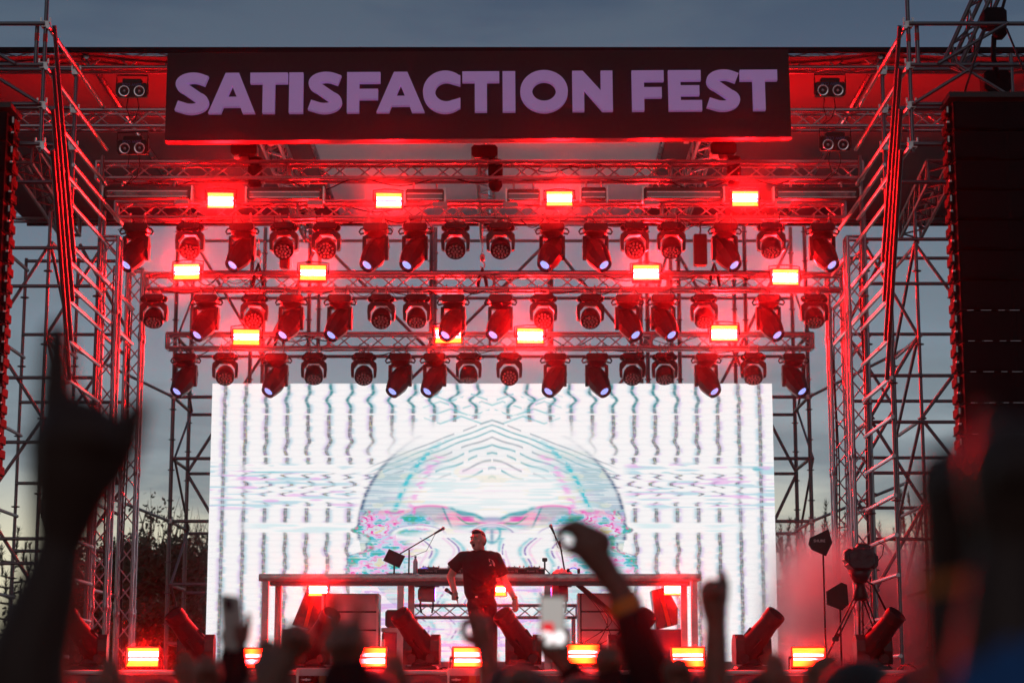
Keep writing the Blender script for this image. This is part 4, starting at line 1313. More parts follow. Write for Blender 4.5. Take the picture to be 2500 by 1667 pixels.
for px, lab in ((1036, 'left'), (1400, 'right')):
    t = thing('headphones', f'headphones with a blue glowing rim at the {lab} end of the decks', 'headphones', on_table(px, .12))
    MB().tube([(.07 * math.cos(a), 0, .02 + .06 * math.sin(a)) for a in np.linspace(.1, 3.04, 12)], .008, n=6).build('headband', mat('blue_glow_rim', (.02, .04, .3), .4, emit=(.1, .15, 1), es=.8), t)
    for s in (-1, 1): MB().lathe([(0, -.02), (.035, -.018), (.035, .018), (0, .02)], Matrix.Translation((s * .07, 0, .036)) @ Matrix.Rotation(math.radians(90), 4, 'Y'), n=14).build('ear_cup', M['black'], t)

# things under the table
def floor_pt(px, Y): 
    p = at(px, 1600, Y); return Vector((p.x, Y, STAGE_Z))
def panel_stack(label, px0, px1, y0):
    Y = 27.0
    x0, x1 = at(px0, 1500, Y).x, at(px1, 1500, Y).x
    h = at(px0, y0, Y).z - STAGE_Z - .18
    t = thing('subwoofer_stack', label, 'speaker stack', ((x0 + x1) / 2, Y, STAGE_Z), 'pale panel stacks under the table')
    w = x1 - x0
    MB().box((0, .25, .09), (w + .06, .5, .18)).build('plinth', M['white_paint'], t)
    MB().box((0, .27, .18 + h / 2), (w, .46, h)).build('carcass', M['blackmetal'], t)
    n = 4
    for i in range(n):
        MB().box((.01, .02, .18 + h * (i + .5) / n), (w - .08, .05, h / n - .025), ch=.006).build('panel', M['grey_panel'], t)
    for s in (-1, 1): MB().box((s * (w / 2 - .015), .03, .18 + h / 2), (.028, .07, h)).build('side_rail', M['white_paint'], t)
    return t
panel_stack('pale panelled speaker stack under the left of the DJ table', 785, 924, 1448)
panel_stack('pale panelled speaker stack under the right of the DJ table', 1411, 1548, 1447)
def wedge(label, px, sg):
    Y = 27.6
    p = floor_pt(px, Y); 
    t = thing('wedge_monitor', label, 'monitor', p, 'tilted wedge monitors')
    MB().box((0, .2, .35), (.60, .5, .70)).build('riser_box', M['case'], t)
    m = Matrix.Translation((sg * .02, 0, .98)) @ Matrix.Rotation(math.radians(sg * 14), 4, 'Y')
    b = MB().prism([(-.13, -.26), (.17, -.26), (.23, -.05), (.15, .27), (-.06, .27)], -.02, .34, m)
    b.build('cabinet', M['blackmetal'], t)
    MB().box(m @ Vector((.055, -.03, 0)), (.05, .02, .50), m.to_3x3().to_4x4()).build('wood_strip', M['wood'], t)
    MB().box(m @ Vector((-.04, -.028, -.02)), (.05, .012, .12), m.to_3x3().to_4x4(), ch=.01).build('handle', M['black'], t)
wedge('tilted monitor with an orange strip under the left of the table', 742, 1)
wedge('tilted monitor with an orange strip under the right of the table', 1618, -1)
t = thing('road_case', 'purple road case with latches between panel stack and table leg', 'case', floor_pt(962, 27.4))
MB().box((0, .25, .34), (.34, .5, .62), ch=.015).build('body', M['case'], t)
MB().box((0, .25, .685), (.36, .5, .06), ch=.012).build('lid', M['white_paint'], t)
MB().box((-.0, .2, .84), (.26, .3, .24), ch=.03).build('hazer_unit', M['blackmetal'], t)
for zz in (.18, .5): MB().box((-.15, -.01, zz), (.05, .03, .12), ch=.008).build('latch', M['steel'], t)
p, q = at(1008, 1492, 28.5), at(1408, 1492, 28.5); q.z = p.z
truss('floor_truss', 'low horizontal truss standing behind the DJ under the table', p, q, s=.17, bay=.21, r=.02, rb=.009)
for px in (1015, 1400):
    x = at(px, 1500, 28.5).x
    rod('truss_stand', (x, 28.5, STAGE_Z), (x, 28.5, p.z - .1), .03, M['steel'])
    tag(bpy.data.objects['truss_stand' if px == 1015 else 'truss_stand.001'], ('left' if px == 1015 else 'right') + ' post carrying the low truss under the table', 'post')
for px, lab in ((1042, 'left'), (1366, 'right')):
    p = at(px, 1450, 27.2)
    t = thing('par_light', f'short par light hanging under the {lab} half of the table', 'stage light', p)
    MB().lathe([(.06, -.12), (.10, -.10), (.105, .1), (.09, .115), (.0, .11)], Matrix.Rotation(math.radians(90), 4, 'Y'), n=16).build('can', M['grey_panel'], t)
    MB().box((0, 0, .14), (.36, .2, .08), ch=.02).build('mount', M['black'], t)
    MB().lathe([(.085, .116), (0, .118)], Matrix.Rotation(math.radians(90 if lab == 'left' else -90), 4, 'Y'), n=16).build('lens', M['violet_glow'], t)  # added violet glow on the par light's end
    for s in (-1, 1): MB().tube([(s * .08, 0, -.06), (s * .09, 0, -.16), (s * .07, 0, -.25)], .014, n=6).build('support', M['black'], t)
t = thing('stage_riser', 'pale low riser across the stage behind the DJ', 'riser', (XC, 29.5, STAGE_Z))
MB().box((0, .9, .15), (7.6, 1.8, .30)).build('platform', M['white_paint'], t)
for i in range(8): MB().box((-3.33 + i * .95, -.012, .15), (.93, .02, .27)).build('front_board', M['grey_panel'], t)
for i in range(9):
    x = 1395 + i * 2
    cable(f'thin cable drooping from the table over the right panel stack, {ORD[i]} of nine', [at(x, 1420, 26.65), at(1440 + i * 6, 1460 + i * 3, 26.7), at(1475 + i * 9, 1510 + i * 4, 26.75), at(1500 + i * 16 - (i % 3) * 60, 1575, 26.85)], .006, group='cables over the right panel stack')

# ------------------------------------------------------------------ camera on a tripod, antenna paddles
Yc = 22.4
base = at(2100, 1660, Yc); base.z = STAGE_Z
cp = at(2098, 1365, Yc) 
t = thing('video_camera', 'video camera under a dark rain cover on the tall tripod', 'camera', cp)
b = MB()
b.box((0, 0, 0), (.30, .34, .24), ch=.06); b.box((-.13, -.05, .03), (.12, .22, .16), ch=.04); b.box((.15, .02, -.02), (.10, .2, .18), ch=.04)
b.lathe([(.14, -.12), (.10, -.2), (.07, -.26)], n=12); b.box((.05, .05, .14), (.16, .16, .07), ch=.03)
b.build('rain_cover', mat('rain_cover', (.03, .02, .028), .45, bump=.8, nscale=14), t)
MB().box((.02, -.02, .175), (.12, .02, .012)).build('red_tally', M['red_paint'], t)
MB().tube([(.18, 0, -.05), (.26, 0, .05), (.28, 0, .16), (.22, .02, .2)], .006, n=5).build('cable', M['cable'], t)
t = thing('camera_tripod', 'tall black tripod with a pan handle under the video camera', 'tripod', base)
top = cp - base + Vector((0, 0, -.26))
MB().lathe([(.07, -.20), (.09, -.15), (.06, -.06), (.05, .0)], Matrix.Translation(top), n=14).build('fluid_head', M['black'], t)
MB().tube([top + Vector((.06, -.03, .02)), top + Vector((.14, -.06, -.03)), top + Vector((.27, -.10, -.33))], [.010, .012, .014], n=6).build('pan_handle', M['black'], t)
for i, (dx, dy) in enumerate(((-.52, -.25), (.36, -.05), (.10, .45))):
    f = Vector((dx, dy, 0)); h = top + Vector((dx * .12, dy * .12, -.18))
    l = MB()
    for s in (-.02, .02):
        l.tube([h + Vector((s, 0, 0)), h.lerp(f, .52) + Vector((s, 0, 0))], .010, n=6)
    l.tube([h.lerp(f, .45), f], .012, n=6); l.box(h.lerp(f, .52), (.07, .05, .05), ch=.01)
    l.build('leg', M['black'], t)
SH = text_mesh('SHURE', .05, M['white_print'])
for i, (px, py, Y, lab, sg) in enumerate(((2004, 1324, 25.4, 'upper kite-shaped black antenna paddle right of the screen', 1), (2045, 1455, 24.6, 'lower kite-shaped dark antenna paddle in the smoke', -1))):
    p = at(px, py, Y)
    t = thing('antenna_paddle', lab, 'antenna', p, 'kite-shaped antenna paddles')
    s = 1.0 if i == 0 else 1.05
    pol = [(-.16 * s, -.02), (-.14 * s, .06), (.10 * s, .17), (.145 * s, .0), (.06 * s, -.17), (-.12 * s, -.09)]
    if sg < 0: pol = [(x, z) for x, z in ((-.14, .06), (.05, .17), (.12, .14), (.13, -.10), (.05, -.17), (-.14, -.10))]
    MB().prism(pol, -.015, .015).build('paddle', M['black'], t)
    if i == 0:
        o = link('lettering', SH, t, (-.02, -.018, .02)); o.rotation_euler = (math.radians(90), 0, 0)
    MB().tube([(.03, .03, -.1), (.03, .03, STAGE_Z - p.z)], .012, n=6).build('stand_pole', M['blackmetal'], t)
# ------------------------------------------------------------------ people
FUSE = bpy.data.scenes.new('fuse')      # empty work scene, so that fusing a body does not re-evaluate the whole stage
class Blob(MB):
    def cap(s, p0, r0, p1, r1, n=10):
        p0, p1 = Vector(p0), Vector(p1)
        d = p1 - p0; L = d.length
        if L < 1e-5: d = Vector((0, 0, 1)); L = 1e-4
        m = axis_matrix(p0, d)
        pr = [(r0 * math.sin(a), -r0 * math.cos(a)) for a in (0.02, .5, 1.05, 1.5)] + [(r1 * math.sin(a), L + -r1 * math.cos(a)) for a in (1.6, 2.1, 2.65, 3.12)]
        return s.lathe(pr, m, n=n)
    def chain(s, pts, rs):
        for i in range(len(pts) - 1): s.cap(pts[i], rs[i], pts[i + 1], rs[i + 1])
        return s
    def ell(s, c, r, rot=None):
        m = Matrix.Translation(c) @ (rot.to_4x4() if rot else Matrix.Identity(4)) @ Matrix.Diagonal((*r, 1))
        return s.lathe([(math.sin(a), -math.cos(a)) for a in np.linspace(.03, math.pi - .03, 10)], m, n=14)
    def loft(s, secs):
        """secs: (centre, rx, ry)"""
        n = 18; vs = []; fs = []
        for c, rx, ry in secs:
            for k in range(n):
                a = 2 * math.pi * k / n
                vs.append(Vector(c) + Vector((rx * math.cos(a), ry * math.sin(a), 0)))
        for i in range(len(secs) - 1):
            for k in range(n):
                j = (k + 1) % n
                fs.append((i * n + k, i * n + j, i * n + n + j, i * n + n + k))
        fs.append(tuple(range(n - 1, -1, -1))); fs.append(tuple((len(secs) - 1) * n + k for k in range(n)))
        return s.add(vs, fs, True)
    def fused(s, name, m, parent, voxel, smooth=3):
        me = s.mesh(name, m)
        o = bpy.data.objects.new('tmp', me); FUSE.collection.objects.link(o)
        md = o.modifiers.new('r', 'REMESH'); md.mode = 'VOXEL'; md.voxel_size = voxel; md.use_smooth_shade = True
        if smooth:
            sm_ = o.modifiers.new('s', 'SMOOTH'); sm_.iterations = smooth; sm_.factor = .5
        vl = FUSE.view_layers[0]; vl.update(); dg = vl.depsgraph
        out = bpy.data.meshes.new_from_object(o.evaluated_get(dg))
        bpy.data.objects.remove(o); bpy.data.meshes.remove(me)
        out.name = name
        if not out.materials: out.materials.append(m)
        ob = bpy.data.objects.new(name, out); COL.objects.link(ob)
        ob.parent = parent
        if parent: ob.location = -parent.location
        return ob

def head_blob(b, c, fwd, up, k=1.0):
    c, f, u = Vector(c), Vector(fwd).normalized(), Vector(up).normalized()
    r = f.cross(u).normalized(); u = r.cross(f)
    R = Matrix((r, f, u)).transposed()
    P = lambda x, y, z: c + (r * x + f * y + u * z) * k
    b.ell(P(0, -.012, .018), (.076 * k, .094 * k, .095 * k), R)
    b.ell(P(0, .022, -.045), (.060 * k, .066 * k, .075 * k), R)
    b.ell(P(0, .055, -.088), (.030 * k, .026 * k, .024 * k), R)
    b.cap(P(0, .082, .012), .011 * k, P(0, .104, -.022), .016 * k)
    b.cap(P(-.012, .09, -.026), .011 * k, P(.012, .09, -.026), .011 * k)
    b.cap(P(-.035, .076, .030), .014 * k, P(.035, .076, .030), .014 * k)
    for s in (-1, 1):
        b.ell(P(s * .078, -.005, -.01), (.010 * k, .022 * k, .034 * k), R)
        b.ell(P(s * .040, .058, -.025), (.026 * k, .026 * k, .022 * k), R)
    return P, R

def dj():
    Y = 24.0
    D = lambda x, y, dy=0.0: at(900 + .266 * x, 1250 + .266 * y, Y + dy)
    base = D(1060, 1520); base.z = STAGE_Z
    t = thing('person', 'DJ in black T-shirt and trousers leaning with a microphone before the table', 'person', base)
    b = Blob()
    hc = D(1003, 258, -.03)
    fwd, up = Vector((-.55, -.82, .05)), Vector((-.06, .02, 1))
    P, R = head_blob(b, hc, fwd, up, 1.10)
    b.cap(D(1022, 330, .02), .058, D(1018, 395, .02), .070)
    # arms
    eL = [D(825, 440, .03), D(752, 590, .08), D(790, 735, -.05)]
    b.chain(eL, [.050, .048, .032])
    eR = [D(1178, 445, .04), D(1240, 615, .06), D(1340, 790, -.02)]
    b.chain(eR, [.046, .047, .031])
    # his right hand closed round the microphone
    w = eL[2]
    b.cap(w, .030, D(795, 775, -.06), .036)
    for i, dy in enumerate((-.085, -.09, -.085, -.075)):
        y0 = 752 + i * 13
        b.chain([D(772, y0, -.05), D(768, y0 + 6, -.095), D(795, y0 + 10, dy - .02), D(812, y0 + 6, -.06)], [.012, .0115, .011, .010])
    b.chain([D(805, 780, -.05), D(815, 805, -.06), D(820, 836, -.06)], [.013, .011, .009])
    b.chain([D(812, 745, -.05), D(790, 738, -.09), D(772, 745, -.10)], [.015, .013, .010])
    # his left hand hanging open
    w = eR[2]
    b.cap(w, .028, D(1350, 845, -.03), .034)
    for i, (x0, x1, y1) in enumerate(((1330, 1326, 905), (1343, 1342, 915), (1355, 1357, 912), (1366, 1370, 898))):
        b.chain([D(x0, 845, -.03), D((x0 + x1) / 2, 878, -.045), D(x1, y1, -.03)], [.012, .0105, .008])
    b.chain([D(1328, 815, -.05), D(1318, 845, -.07), D(1322, 872, -.07)], [.013, .011, .009])
    body = b.fused('body', M['skin'], t, .0075, 3)
    # hair
    h = Blob(); h.ell(P(0, -.020, .042), (.081, .092, .084), R); h.ell(P(0, -.06, .0), (.076, .05, .075), R); h.ell(P(0, .03, .085), (.06, .055, .038), R)
    h.fused('hair', M['hair'], t, .009, 2)
    for s in (-1, 1):
        e = Blob().ell(P(s * .031, .079, .006), (.014, .009, .009), R).fused('eye', mat('eye_white', (.6, .55, .5), .3), t, .003, 0)
        Blob().ell(P(s * .031 - .004, .087, .006), (.006, .004, .007), R).fused('pupil', M['matte'], t, .003, 0)
        Blob().cap(P(s * .018, .090, .027), .006, P(s * .048, .078, .032), .005).fused('eyebrow', M['hair'], t, .003, 0)
    Blob().ell(P(0, .083, -.060), (.020, .012, .021), R).fused('mouth', mat('open_mouth', (.10, .012, .014), .5), t, .003, 0)
    # T-shirt
    s = Blob()
    s.loft([(D(1025, 795, .03), .165, .125), (D(1022, 740, .02), .19, .14), (D(1020, 640, 0), .20, .15), (D(1012, 540, 0), .195, .145), (D(1008, 450, .01), .20, .14), (D(1005, 400, .02), .185, .115), (D(1010, 365, .02), .125, .09), (D(1015, 348, .02), .085, .075)])
    def sleeve_(p, q, r0, r1):      # flared short sleeve with a flat hem
        d_ = q - p
        s.lathe([(r0 * .6, -.05), (r0, -.01), (r0 * 1.02, d_.length * .35), (r1, d_.length), (r1 * .9, d_.length + .004)], axis_matrix(p, d_), n=14)
    s.cap(D(915, 405, .02), .072, D(862, 412, .03), .070); sleeve_(D(868, 405, .03), D(768, 512, .06), .072, .086)
    s.cap(D(1110, 405, .02), .074, D(1165, 420, .03), .072); sleeve_(D(1160, 410, .03), D(1232, 578, .06), .074, .080)
    s.chain([D(900, 540, -.1), D(960, 600, -.13), D(1050, 640, -.14)], [.018, .022, .014])
    s.chain([D(1150, 560, -.09), D(1090, 640, -.13), D(980, 700, -.13)], [.018, .022, .014])
    s.chain([D(1140, 700, -.08), D(1060, 735, -.12), D(960, 745, -.10)], [.016, .02, .012])
    shirt = s.fused('t_shirt', M['tshirt'], t, .011, 2)
    from mathutils.bvhtree import BVHTree
    me = shirt.data
    bv = BVHTree.FromPolygons([shirt.location + v.co + t.location for v in me.vertices], [tuple(p.vertices) for p in me.polygons])
    def onto(poly, name, m):
        pts = []
        for x, y in poly:
            q = D(x, y, -1.0); d = (D(x, y, 1) - q).normalized()
            hit = bv.ray_cast(q, d)[0]
            pts.append((hit if hit else D(x, y, -.14)) + Vector((0, -.006, 0)) - t.location)
        b_ = MB(); c = sum(pts, Vector()) / len(pts)
        b_.add([c] + pts, [(0, i + 1, (i + 1) % len(pts) + 1) for i in range(len(pts))])
        b_.build(name, m, t)
    onto([(1102, 425), (1140, 440), (1158, 470), (1160, 497), (1146, 490), (1138, 466), (1106, 452)], 'chest_print', M['white_print'])
    onto([(1122, 470), (1130, 490), (1104, 490)], 'chest_print', M['white_print'])
    # trousers, belt and shoes
    q = Blob()
    q.loft([(D(1045, 860, .03), .165, .125), (D(1032, 800, .03), .168, .125), (D(1028, 770, .03), .165, .12)])
    q.chain([D(975, 850, .0), D(1010, 1090, -.06), D(1062, 1440, .06), D(1062, 1480, .06)], [.100, .074, .056, .062])
    q.chain([D(1105, 850, .04), D(1128, 1090, .02), D(1135, 1440, .10), D(1135, 1485, .10)], [.100, .074, .056, .062])
    q.fused('trousers', M['trousers'], t, .011, 2)
    MB().box(D(990, 775, -.10) - t.location, (.03, .012, .02)).build('belt_buckle', M['steel'], t)
    for x, dy in ((1055, .06), (1135, .10)):
        z = Blob(); p = D(x, 1500, dy); p.z = STAGE_Z + .045
        z.cap(p, .05, p + Vector((-.05, -.17, -.008)), .042)
        z.fused('shoe', M['black'], t, .012, 2)
    MB().lathe([(.035, -.012), (.038, 0), (.035, .012)], axis_matrix(eR[2] - t.location, eR[2] - eR[1]), n=14).build('wristwatch', mat('gold_watch', (.7, .45, .12), .25, .9), t)
    # hand-held microphone
    a, e = D(702, 702, -.085), D(822, 790, -.085)
    m = thing('hand_microphone', 'black hand-held microphone with a silver band in the DJ\'s hand', 'microphone', e)
    d = (a - e)
    MB().tube([(0, 0, 0), d * .72], [.016, .019], n=10).build('handle', M['black'], m)
    MB().tube([d * .72, d * .80], .021, n=12).build('silver_band', M['chrome'], m)
    MB().tube([d * .80, d * .95, d * 1.0], [.023, .025, .012], n=12).build('grille', M['blackmetal'], m)
dj()

def crowd(label, d, skin_chains, arm, sleeve=None, sleeve_mat='tshirt', shirt='tshirt', band=None, side=1, voxel=.005, head=True, skin='skin_dark', hz=None):
    """a standing person seen from behind with one raised arm.
    skin_chains: list of (pixel points (x, y, depth offset), radii in metres); arm: wrist to elbow pixels; sleeve likewise"""
    A_ = lambda p: at(p[0], p[1], d + (p[2] if len(p) > 2 else 0))
    el = A_(arm[0][-1])
    sh = Vector((el.x + side * .10, el.y - .12, 1.40))
    if el.z < 1.45: sh.z = el.z - .12
    cx = sh.x + side * .19
    t = thing('person', label, 'person', (cx, sh.y, 0), 'crowd members with raised arms')
    b = Blob()
    for pts, rs in skin_chains: b.chain([A_(p) for p in pts], rs)
    b.chain([A_(p) for p in arm[0]] + [sh], list(arm[1]) + [.060])
    top = (hz if hz else min(1.70, 1.70))
    hc = Vector((cx, sh.y + .03, top - .115))
    head_blob(b, hc, (0, 1, .05), (0, 0, 1))
    b.cap(hc + Vector((0, -.01, -.07)), .055, Vector((cx, sh.y, 1.42)), .065)
    o = Vector((cx + side * .21, sh.y, 1.38))
    b.chain([o, o + Vector((side * .05, .0, -.30)), o + Vector((side * .02, .12, -.53)), o + Vector((side * .0, .18, -.63))], [.05, .042, .030, .036])
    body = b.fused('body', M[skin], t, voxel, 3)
    h = Blob(); h.ell(hc + Vector((0, -.022, .035)), (.083, .098, .088)); h.ell(hc + Vector((0, -.06, -.01)), (.075, .05, .08))
    h.fused('hair', M['hair'], t, .010, 2)
    s = Blob()
    s.loft([(Vector((cx, sh.y, .90)), .17, .12), (Vector((cx, sh.y, 1.1)), .17, .12), (Vector((cx, sh.y, 1.30)), .19, .125), (Vector((cx, sh.y, 1.40)), .17, .10), (Vector((cx, sh.y, 1.46)), .08, .07)])
    s.cap(Vector((cx - side * .14, sh.y, 1.38)), .08, sh, .078)
    s.cap(Vector((cx + side * .14, sh.y, 1.38)), .08, o + Vector((side * .03, 0, -.16)), .068)
    if sleeve: s.chain([A_(p) for p in sleeve[0]] + [sh], list(sleeve[1]) + [.075])
    else: s.cap(sh, .078, sh.lerp(el, .45), .066)
    s.fused('shirt', M[sleeve_mat if sleeve else shirt], t, .012, 2)
    q = Blob()
    for k in (-1, 1): q.chain([Vector((cx + k * .085, sh.y, .88)), Vector((cx + k * .09, sh.y + .02, .48)), Vector((cx + k * .09, sh.y, .08)), Vector((cx + k * .09, sh.y + .12, .045))], [.095, .068, .05, .045])
    q.fused('trousers', M['trousers'], t, .014, 2)
    if band:
        p, q_, r = A_(band[0]), A_(band[1]), band[2]
        MB().tube([p - t.location, q_ - t.location], r, n=18, caps=False).build('wristband', M['wristband'], t)
    return t

FIST = lambda x, y, k, s=1: [([(x - 14 * k, y), (x - 20 * k, y - 12 * k, .02), (x - 12 * k, y - 20 * k, -.02), (x - 8 * k, y - 6 * k, -.04)], [.013, .013, .012, .011]),
                             ([(x - 4 * k, y - 2 * k), (x - 8 * k, y - 20 * k, .02), (x - 2 * k, y - 26 * k, -.02), (x, y - 8 * k, -.04)], [.014, .0135, .013, .011]),
                             ([(x + 8 * k, y - 2 * k), (x + 6 * k, y - 20 * k, .02), (x + 11 * k, y - 24 * k, -.02), (x + 11 * k, y - 8 * k, -.04)], [.014, .0135, .013, .011]),
                             ([(x + 18 * k, y), (x + 19 * k, y - 14 * k, .02), (x + 22 * k, y - 18 * k, -.02), (x + 20 * k, y - 4 * k, -.04)], [.012, .012, .011, .010])]
# ring gesture with orange wristband, in front of the screen
crowd('raised hand making a ring, orange wristband, right of the DJ', 4.6,
      [([(1482, 1398), (1438, 1334)], [.031, .040]), ([(1458, 1325), (1408, 1290)], [.036, .024]),
       ([(1405, 1287), (1380, 1284), (1363, 1302), (1369, 1326)], [.012, .0105, .0095, .009]),
       ([(1442, 1362), (1414, 1348), (1390, 1343), (1371, 1330)], [.016, .013, .0105, .009]),
       ([(1425, 1290, .02), (1398, 1278, .03), (1382, 1283, .03), (1384, 1297, .03)], [.012, .011, .010, .009]),
       ([(1440, 1295, .03), (1412, 1281, .045), (1400, 1290, .05), (1404, 1304, .05)], [.012, .011, .010, .009]),
       ([(1455, 1305, .035), (1432, 1290, .06), (1420, 1298, .06), (1424, 1312, .06)], [.011, .010, .009, .008])],
      ([(1482, 1398), (1512, 1440), (1537, 1500), (1592, 1667), (1612, 1730)], [.030, .031, .036, .045, .047]),
      sleeve=([(1543, 1512), (1572, 1600), (1597, 1680), (1612, 1730)], [.042, .050, .058, .062]), band=((1518, 1462), (1532, 1492), .039), side=-1)
# thumb raised
crowd('raised fist with thumb up against the right part of the screen', 4.6,
      [([(1747, 1520), (1742, 1470), (1738, 1446)], [.026, .034, .033]), ([(1764, 1462), (1770, 1424), (1761, 1394)], [.016, .012, .008])] + FIST(1738, 1452, 1.0),
      ([(1747, 1520), (1747, 1600), (1744, 1740)], [.025, .030, .040]), side=1)
# phone holder
crowd('hands holding up a phone in front of the DJ table', 5.4,
      [([(1378, 1622), (1356, 1592)], [.027, .032]), ([(1340, 1600), (1324, 1585, -.02), (1322, 1566, -.03), (1330, 1556, -.03)], [.014, .012, .010, .009])] +
      [([(1372, 1596 - i * 6), (1388, 1580 - i * 12, .01), (1384, 1572 - i * 12, -.015)], [.012, .0105, .009]) for i in range(4)],
      ([(1378, 1622), (1405, 1655), (1450, 1740)], [.026, .032, .042]), sleeve=([(1392, 1640), (1420, 1680), (1450, 1740)], [.034, .045, .052]), side=1)
p = at(1349, 1515, 5.38)
t = thing('smartphone', 'upright phone filming the stage, held before the DJ table', 'phone', p)
MB().box((0, 0, 0), (.071, .009, .146), ch=.008).build('body', M['black'], t)
sc_ = MB().box((0, -.0053, -.002), (.065, .001, .130)).build('display', mat('phone_picture', (.02, .02, .02), .3, emit=(.38, .36, .34), es=1.0), t)
MB().box((-.012, -.0064, -.030), (.030, .0008, .05)).build('picture_red', mat('phone_red', (.02, .0, .0), .3, emit=(.8, .01, .02), es=1.0), sc_)
for x in (-.016, .018): MB().lathe([(.017, 0), (.0, .0012)], Matrix.Translation((x, -.0068, -.044)) @ Matrix.Rotation(math.radians(90), 4, 'X'), n=18).build('picture_glow', M['screen_dot'], sc_)
# small ring gesture
crowd('raised hand making a small ring in front of the DJ', 5.4,
      [([(1183, 1575), (1176, 1545)], [.025, .030]), ([(1176, 1532), (1154, 1513), (1134, 1520), (1130, 1538)], [.014, .0115, .010, .009]),
       ([(1176, 1562), (1154, 1565), (1138, 1558), (1131, 1543)], [.014, .012, .010, .009]), ([(1178, 1530, .02), (1166, 1504, .03), (1150, 1500, .03)], [.013, .011, .009]),
       ([(1184, 1532, .03), (1178, 1506, .05), (1164, 1498, .05)], [.012, .011, .009]), ([(1190, 1538, .04), (1190, 1514, .06), (1180, 1504, .06)], [.011, .010, .008])],
      ([(1183, 1575), (1196, 1640), (1212, 1740)], [.025, .031, .041]), side=1)
# two-finger sign
crowd('raised hand with index and little finger up left of the DJ table', 3.4,
      [([(846, 1625), (842, 1575)], [.028, .040]), ([(862, 1580), (858, 1556)], [.032, .028]), ([(822, 1560), (814, 1510), (811, 1462)], [.014, .012, .010]),
       ([(868, 1560), (873, 1512), (874, 1476)], [.012, .010, .008]), ([(836, 1556), (838, 1534, .02), (842, 1542, -.03), (842, 1562, -.04)], [.013, .013, .012, .010]),
       ([(852, 1556), (855, 1538, .02), (857, 1545, -.03), (856, 1564, -.04)], [.013, .012, .011, .010]), ([(816, 1592), (820, 1575, -.03), (845, 1566, -.05)], [.016, .014, .011])],
      ([(846, 1625), (850, 1680), (852, 1760)], [.028, .036, .044]), sleeve=([(848, 1650), (850, 1700), (852, 1760)], [.045, .055, .058]), side=-1)
# phone seen from behind
crowd('dark sleeved arm holding a pale phone at the lower left', 5.0,
      [([(572, 1590), (570, 1560)], [.027, .034]), ([(598, 1560), (604, 1530), (606, 1500)], [.012, .010, .008]), ([(552, 1562), (546, 1546, -.02), (556, 1534, -.03)], [.014, .012, .010])] +
      [([(578 + i * 5, 1556), (588 + i * 3, 1538 + i * 4, .02), (580 + i * 2, 1532 + i * 5, -.02)], [.012, .011, .009]) for i in range(3)],
      ([(572, 1590), (568, 1640), (560, 1750)], [.027, .034, .042]), sleeve=([(572, 1585), (568, 1640), (560, 1750)], [.034, .046, .056]), side=-1)
t = thing('smartphone', 'pale phone held edge-on at the lower left', 'phone', at(567, 1520, 4.98))
t.rotation_euler = (math.radians(-12), math.radians(4), math.radians(52))
MB().box((0, 0, 0), (.070, .009, .14), ch=.008).build('body', mat('cream_phone', (.62, .52, .40), .4), t)
MB().box((-.015, -.007, .045), (.026, .006, .03), ch=.004).build('lens_bump', M['black'], t)
# fist low left
crowd('blurred fist reaching up beside the second stage edge strobe', 3.7,
      [([(705, 1590), (722, 1562)], [.027, .036])] + FIST(724, 1562, 1.0), ([(705, 1590), (672, 1640), (625, 1740)], [.027, .034, .044]), side=-1)
crowd('small open hand with spread fingers at the lower left', 7.0,
      [([(455, 1668), (453, 1638)], [.024, .030]), ([(444, 1636), (440, 1618), (436, 1600)], [.011, .010, .008]), ([(451, 1632), (450, 1608), (449, 1590)], [.011, .010, .008]),
       ([(460, 1633), (461, 1612), (461, 1594)], [.011, .010, .008]), ([(467, 1638), (470, 1622), (472, 1608)], [.010, .009, .007]), ([(440, 1655), (430, 1640), (424, 1626)], [.013, .011, .009])],
      ([(455, 1668), (458, 1690), (462, 1750)], [.024, .030, .040]), side=1)
crowd('blurred hand pointing up beside the filming phone', 4.5,
      [([(1488, 1640), (1480, 1612)], [.027, .036]), ([(1472, 1606), (1464, 1588), (1460, 1572)], [.014, .012, .010])] + FIST(1484, 1615, .8),
      ([(1488, 1640), (1500, 1690), (1512, 1760)], [.027, .036, .044]), sleeve=([(1490, 1650), (1500, 1690), (1512, 1760)], [.036, .048, .056]), side=1)
crowd('blurred hand in front of the rightmost stage edge strobe', 4.2,
      [([(1996, 1668), (2004, 1640)], [.026, .034]), ([(1992, 1638), (1990, 1618), (1996, 1606)], [.012, .011, .009]), ([(2004, 1630), (2010, 1608), (2022, 1600)], [.012, .011, .009]),
       ([(2014, 1634), (2026, 1614), (2040, 1608)], [.012, .011, .009]), ([(2020, 1642), (2034, 1630), (2046, 1624)], [.011, .010, .008]), ([(1990, 1652), (1976, 1640), (1968, 1634)], [.013, .011, .009])],
      ([(1996, 1668), (1990, 1700), (1985, 1760)], [.026, .034, .044]), side=1)
OPEN = lambda x, y, k: [([(x - 12 * k, y), (x - 16 * k, y - 22 * k), (x - 19 * k, y - 42 * k)], [.012, .0105, .008]), ([(x - 3 * k, y - 4 * k), (x - 4 * k, y - 28 * k), (x - 5 * k, y - 52 * k)], [.012, .011, .008]),
                       ([(x + 7 * k, y - 3 * k), (x + 9 * k, y - 26 * k), (x + 10 * k, y - 48 * k)], [.012, .0105, .008]), ([(x + 16 * k, y + 2 * k), (x + 20 * k, y - 16 * k), (x + 23 * k, y - 33 * k)], [.011, .0095, .007]),
                       ([(x - 14 * k, y + 26 * k), (x - 28 * k, y + 12 * k), (x - 36 * k, y - 2 * k)], [.014, .012, .009])]
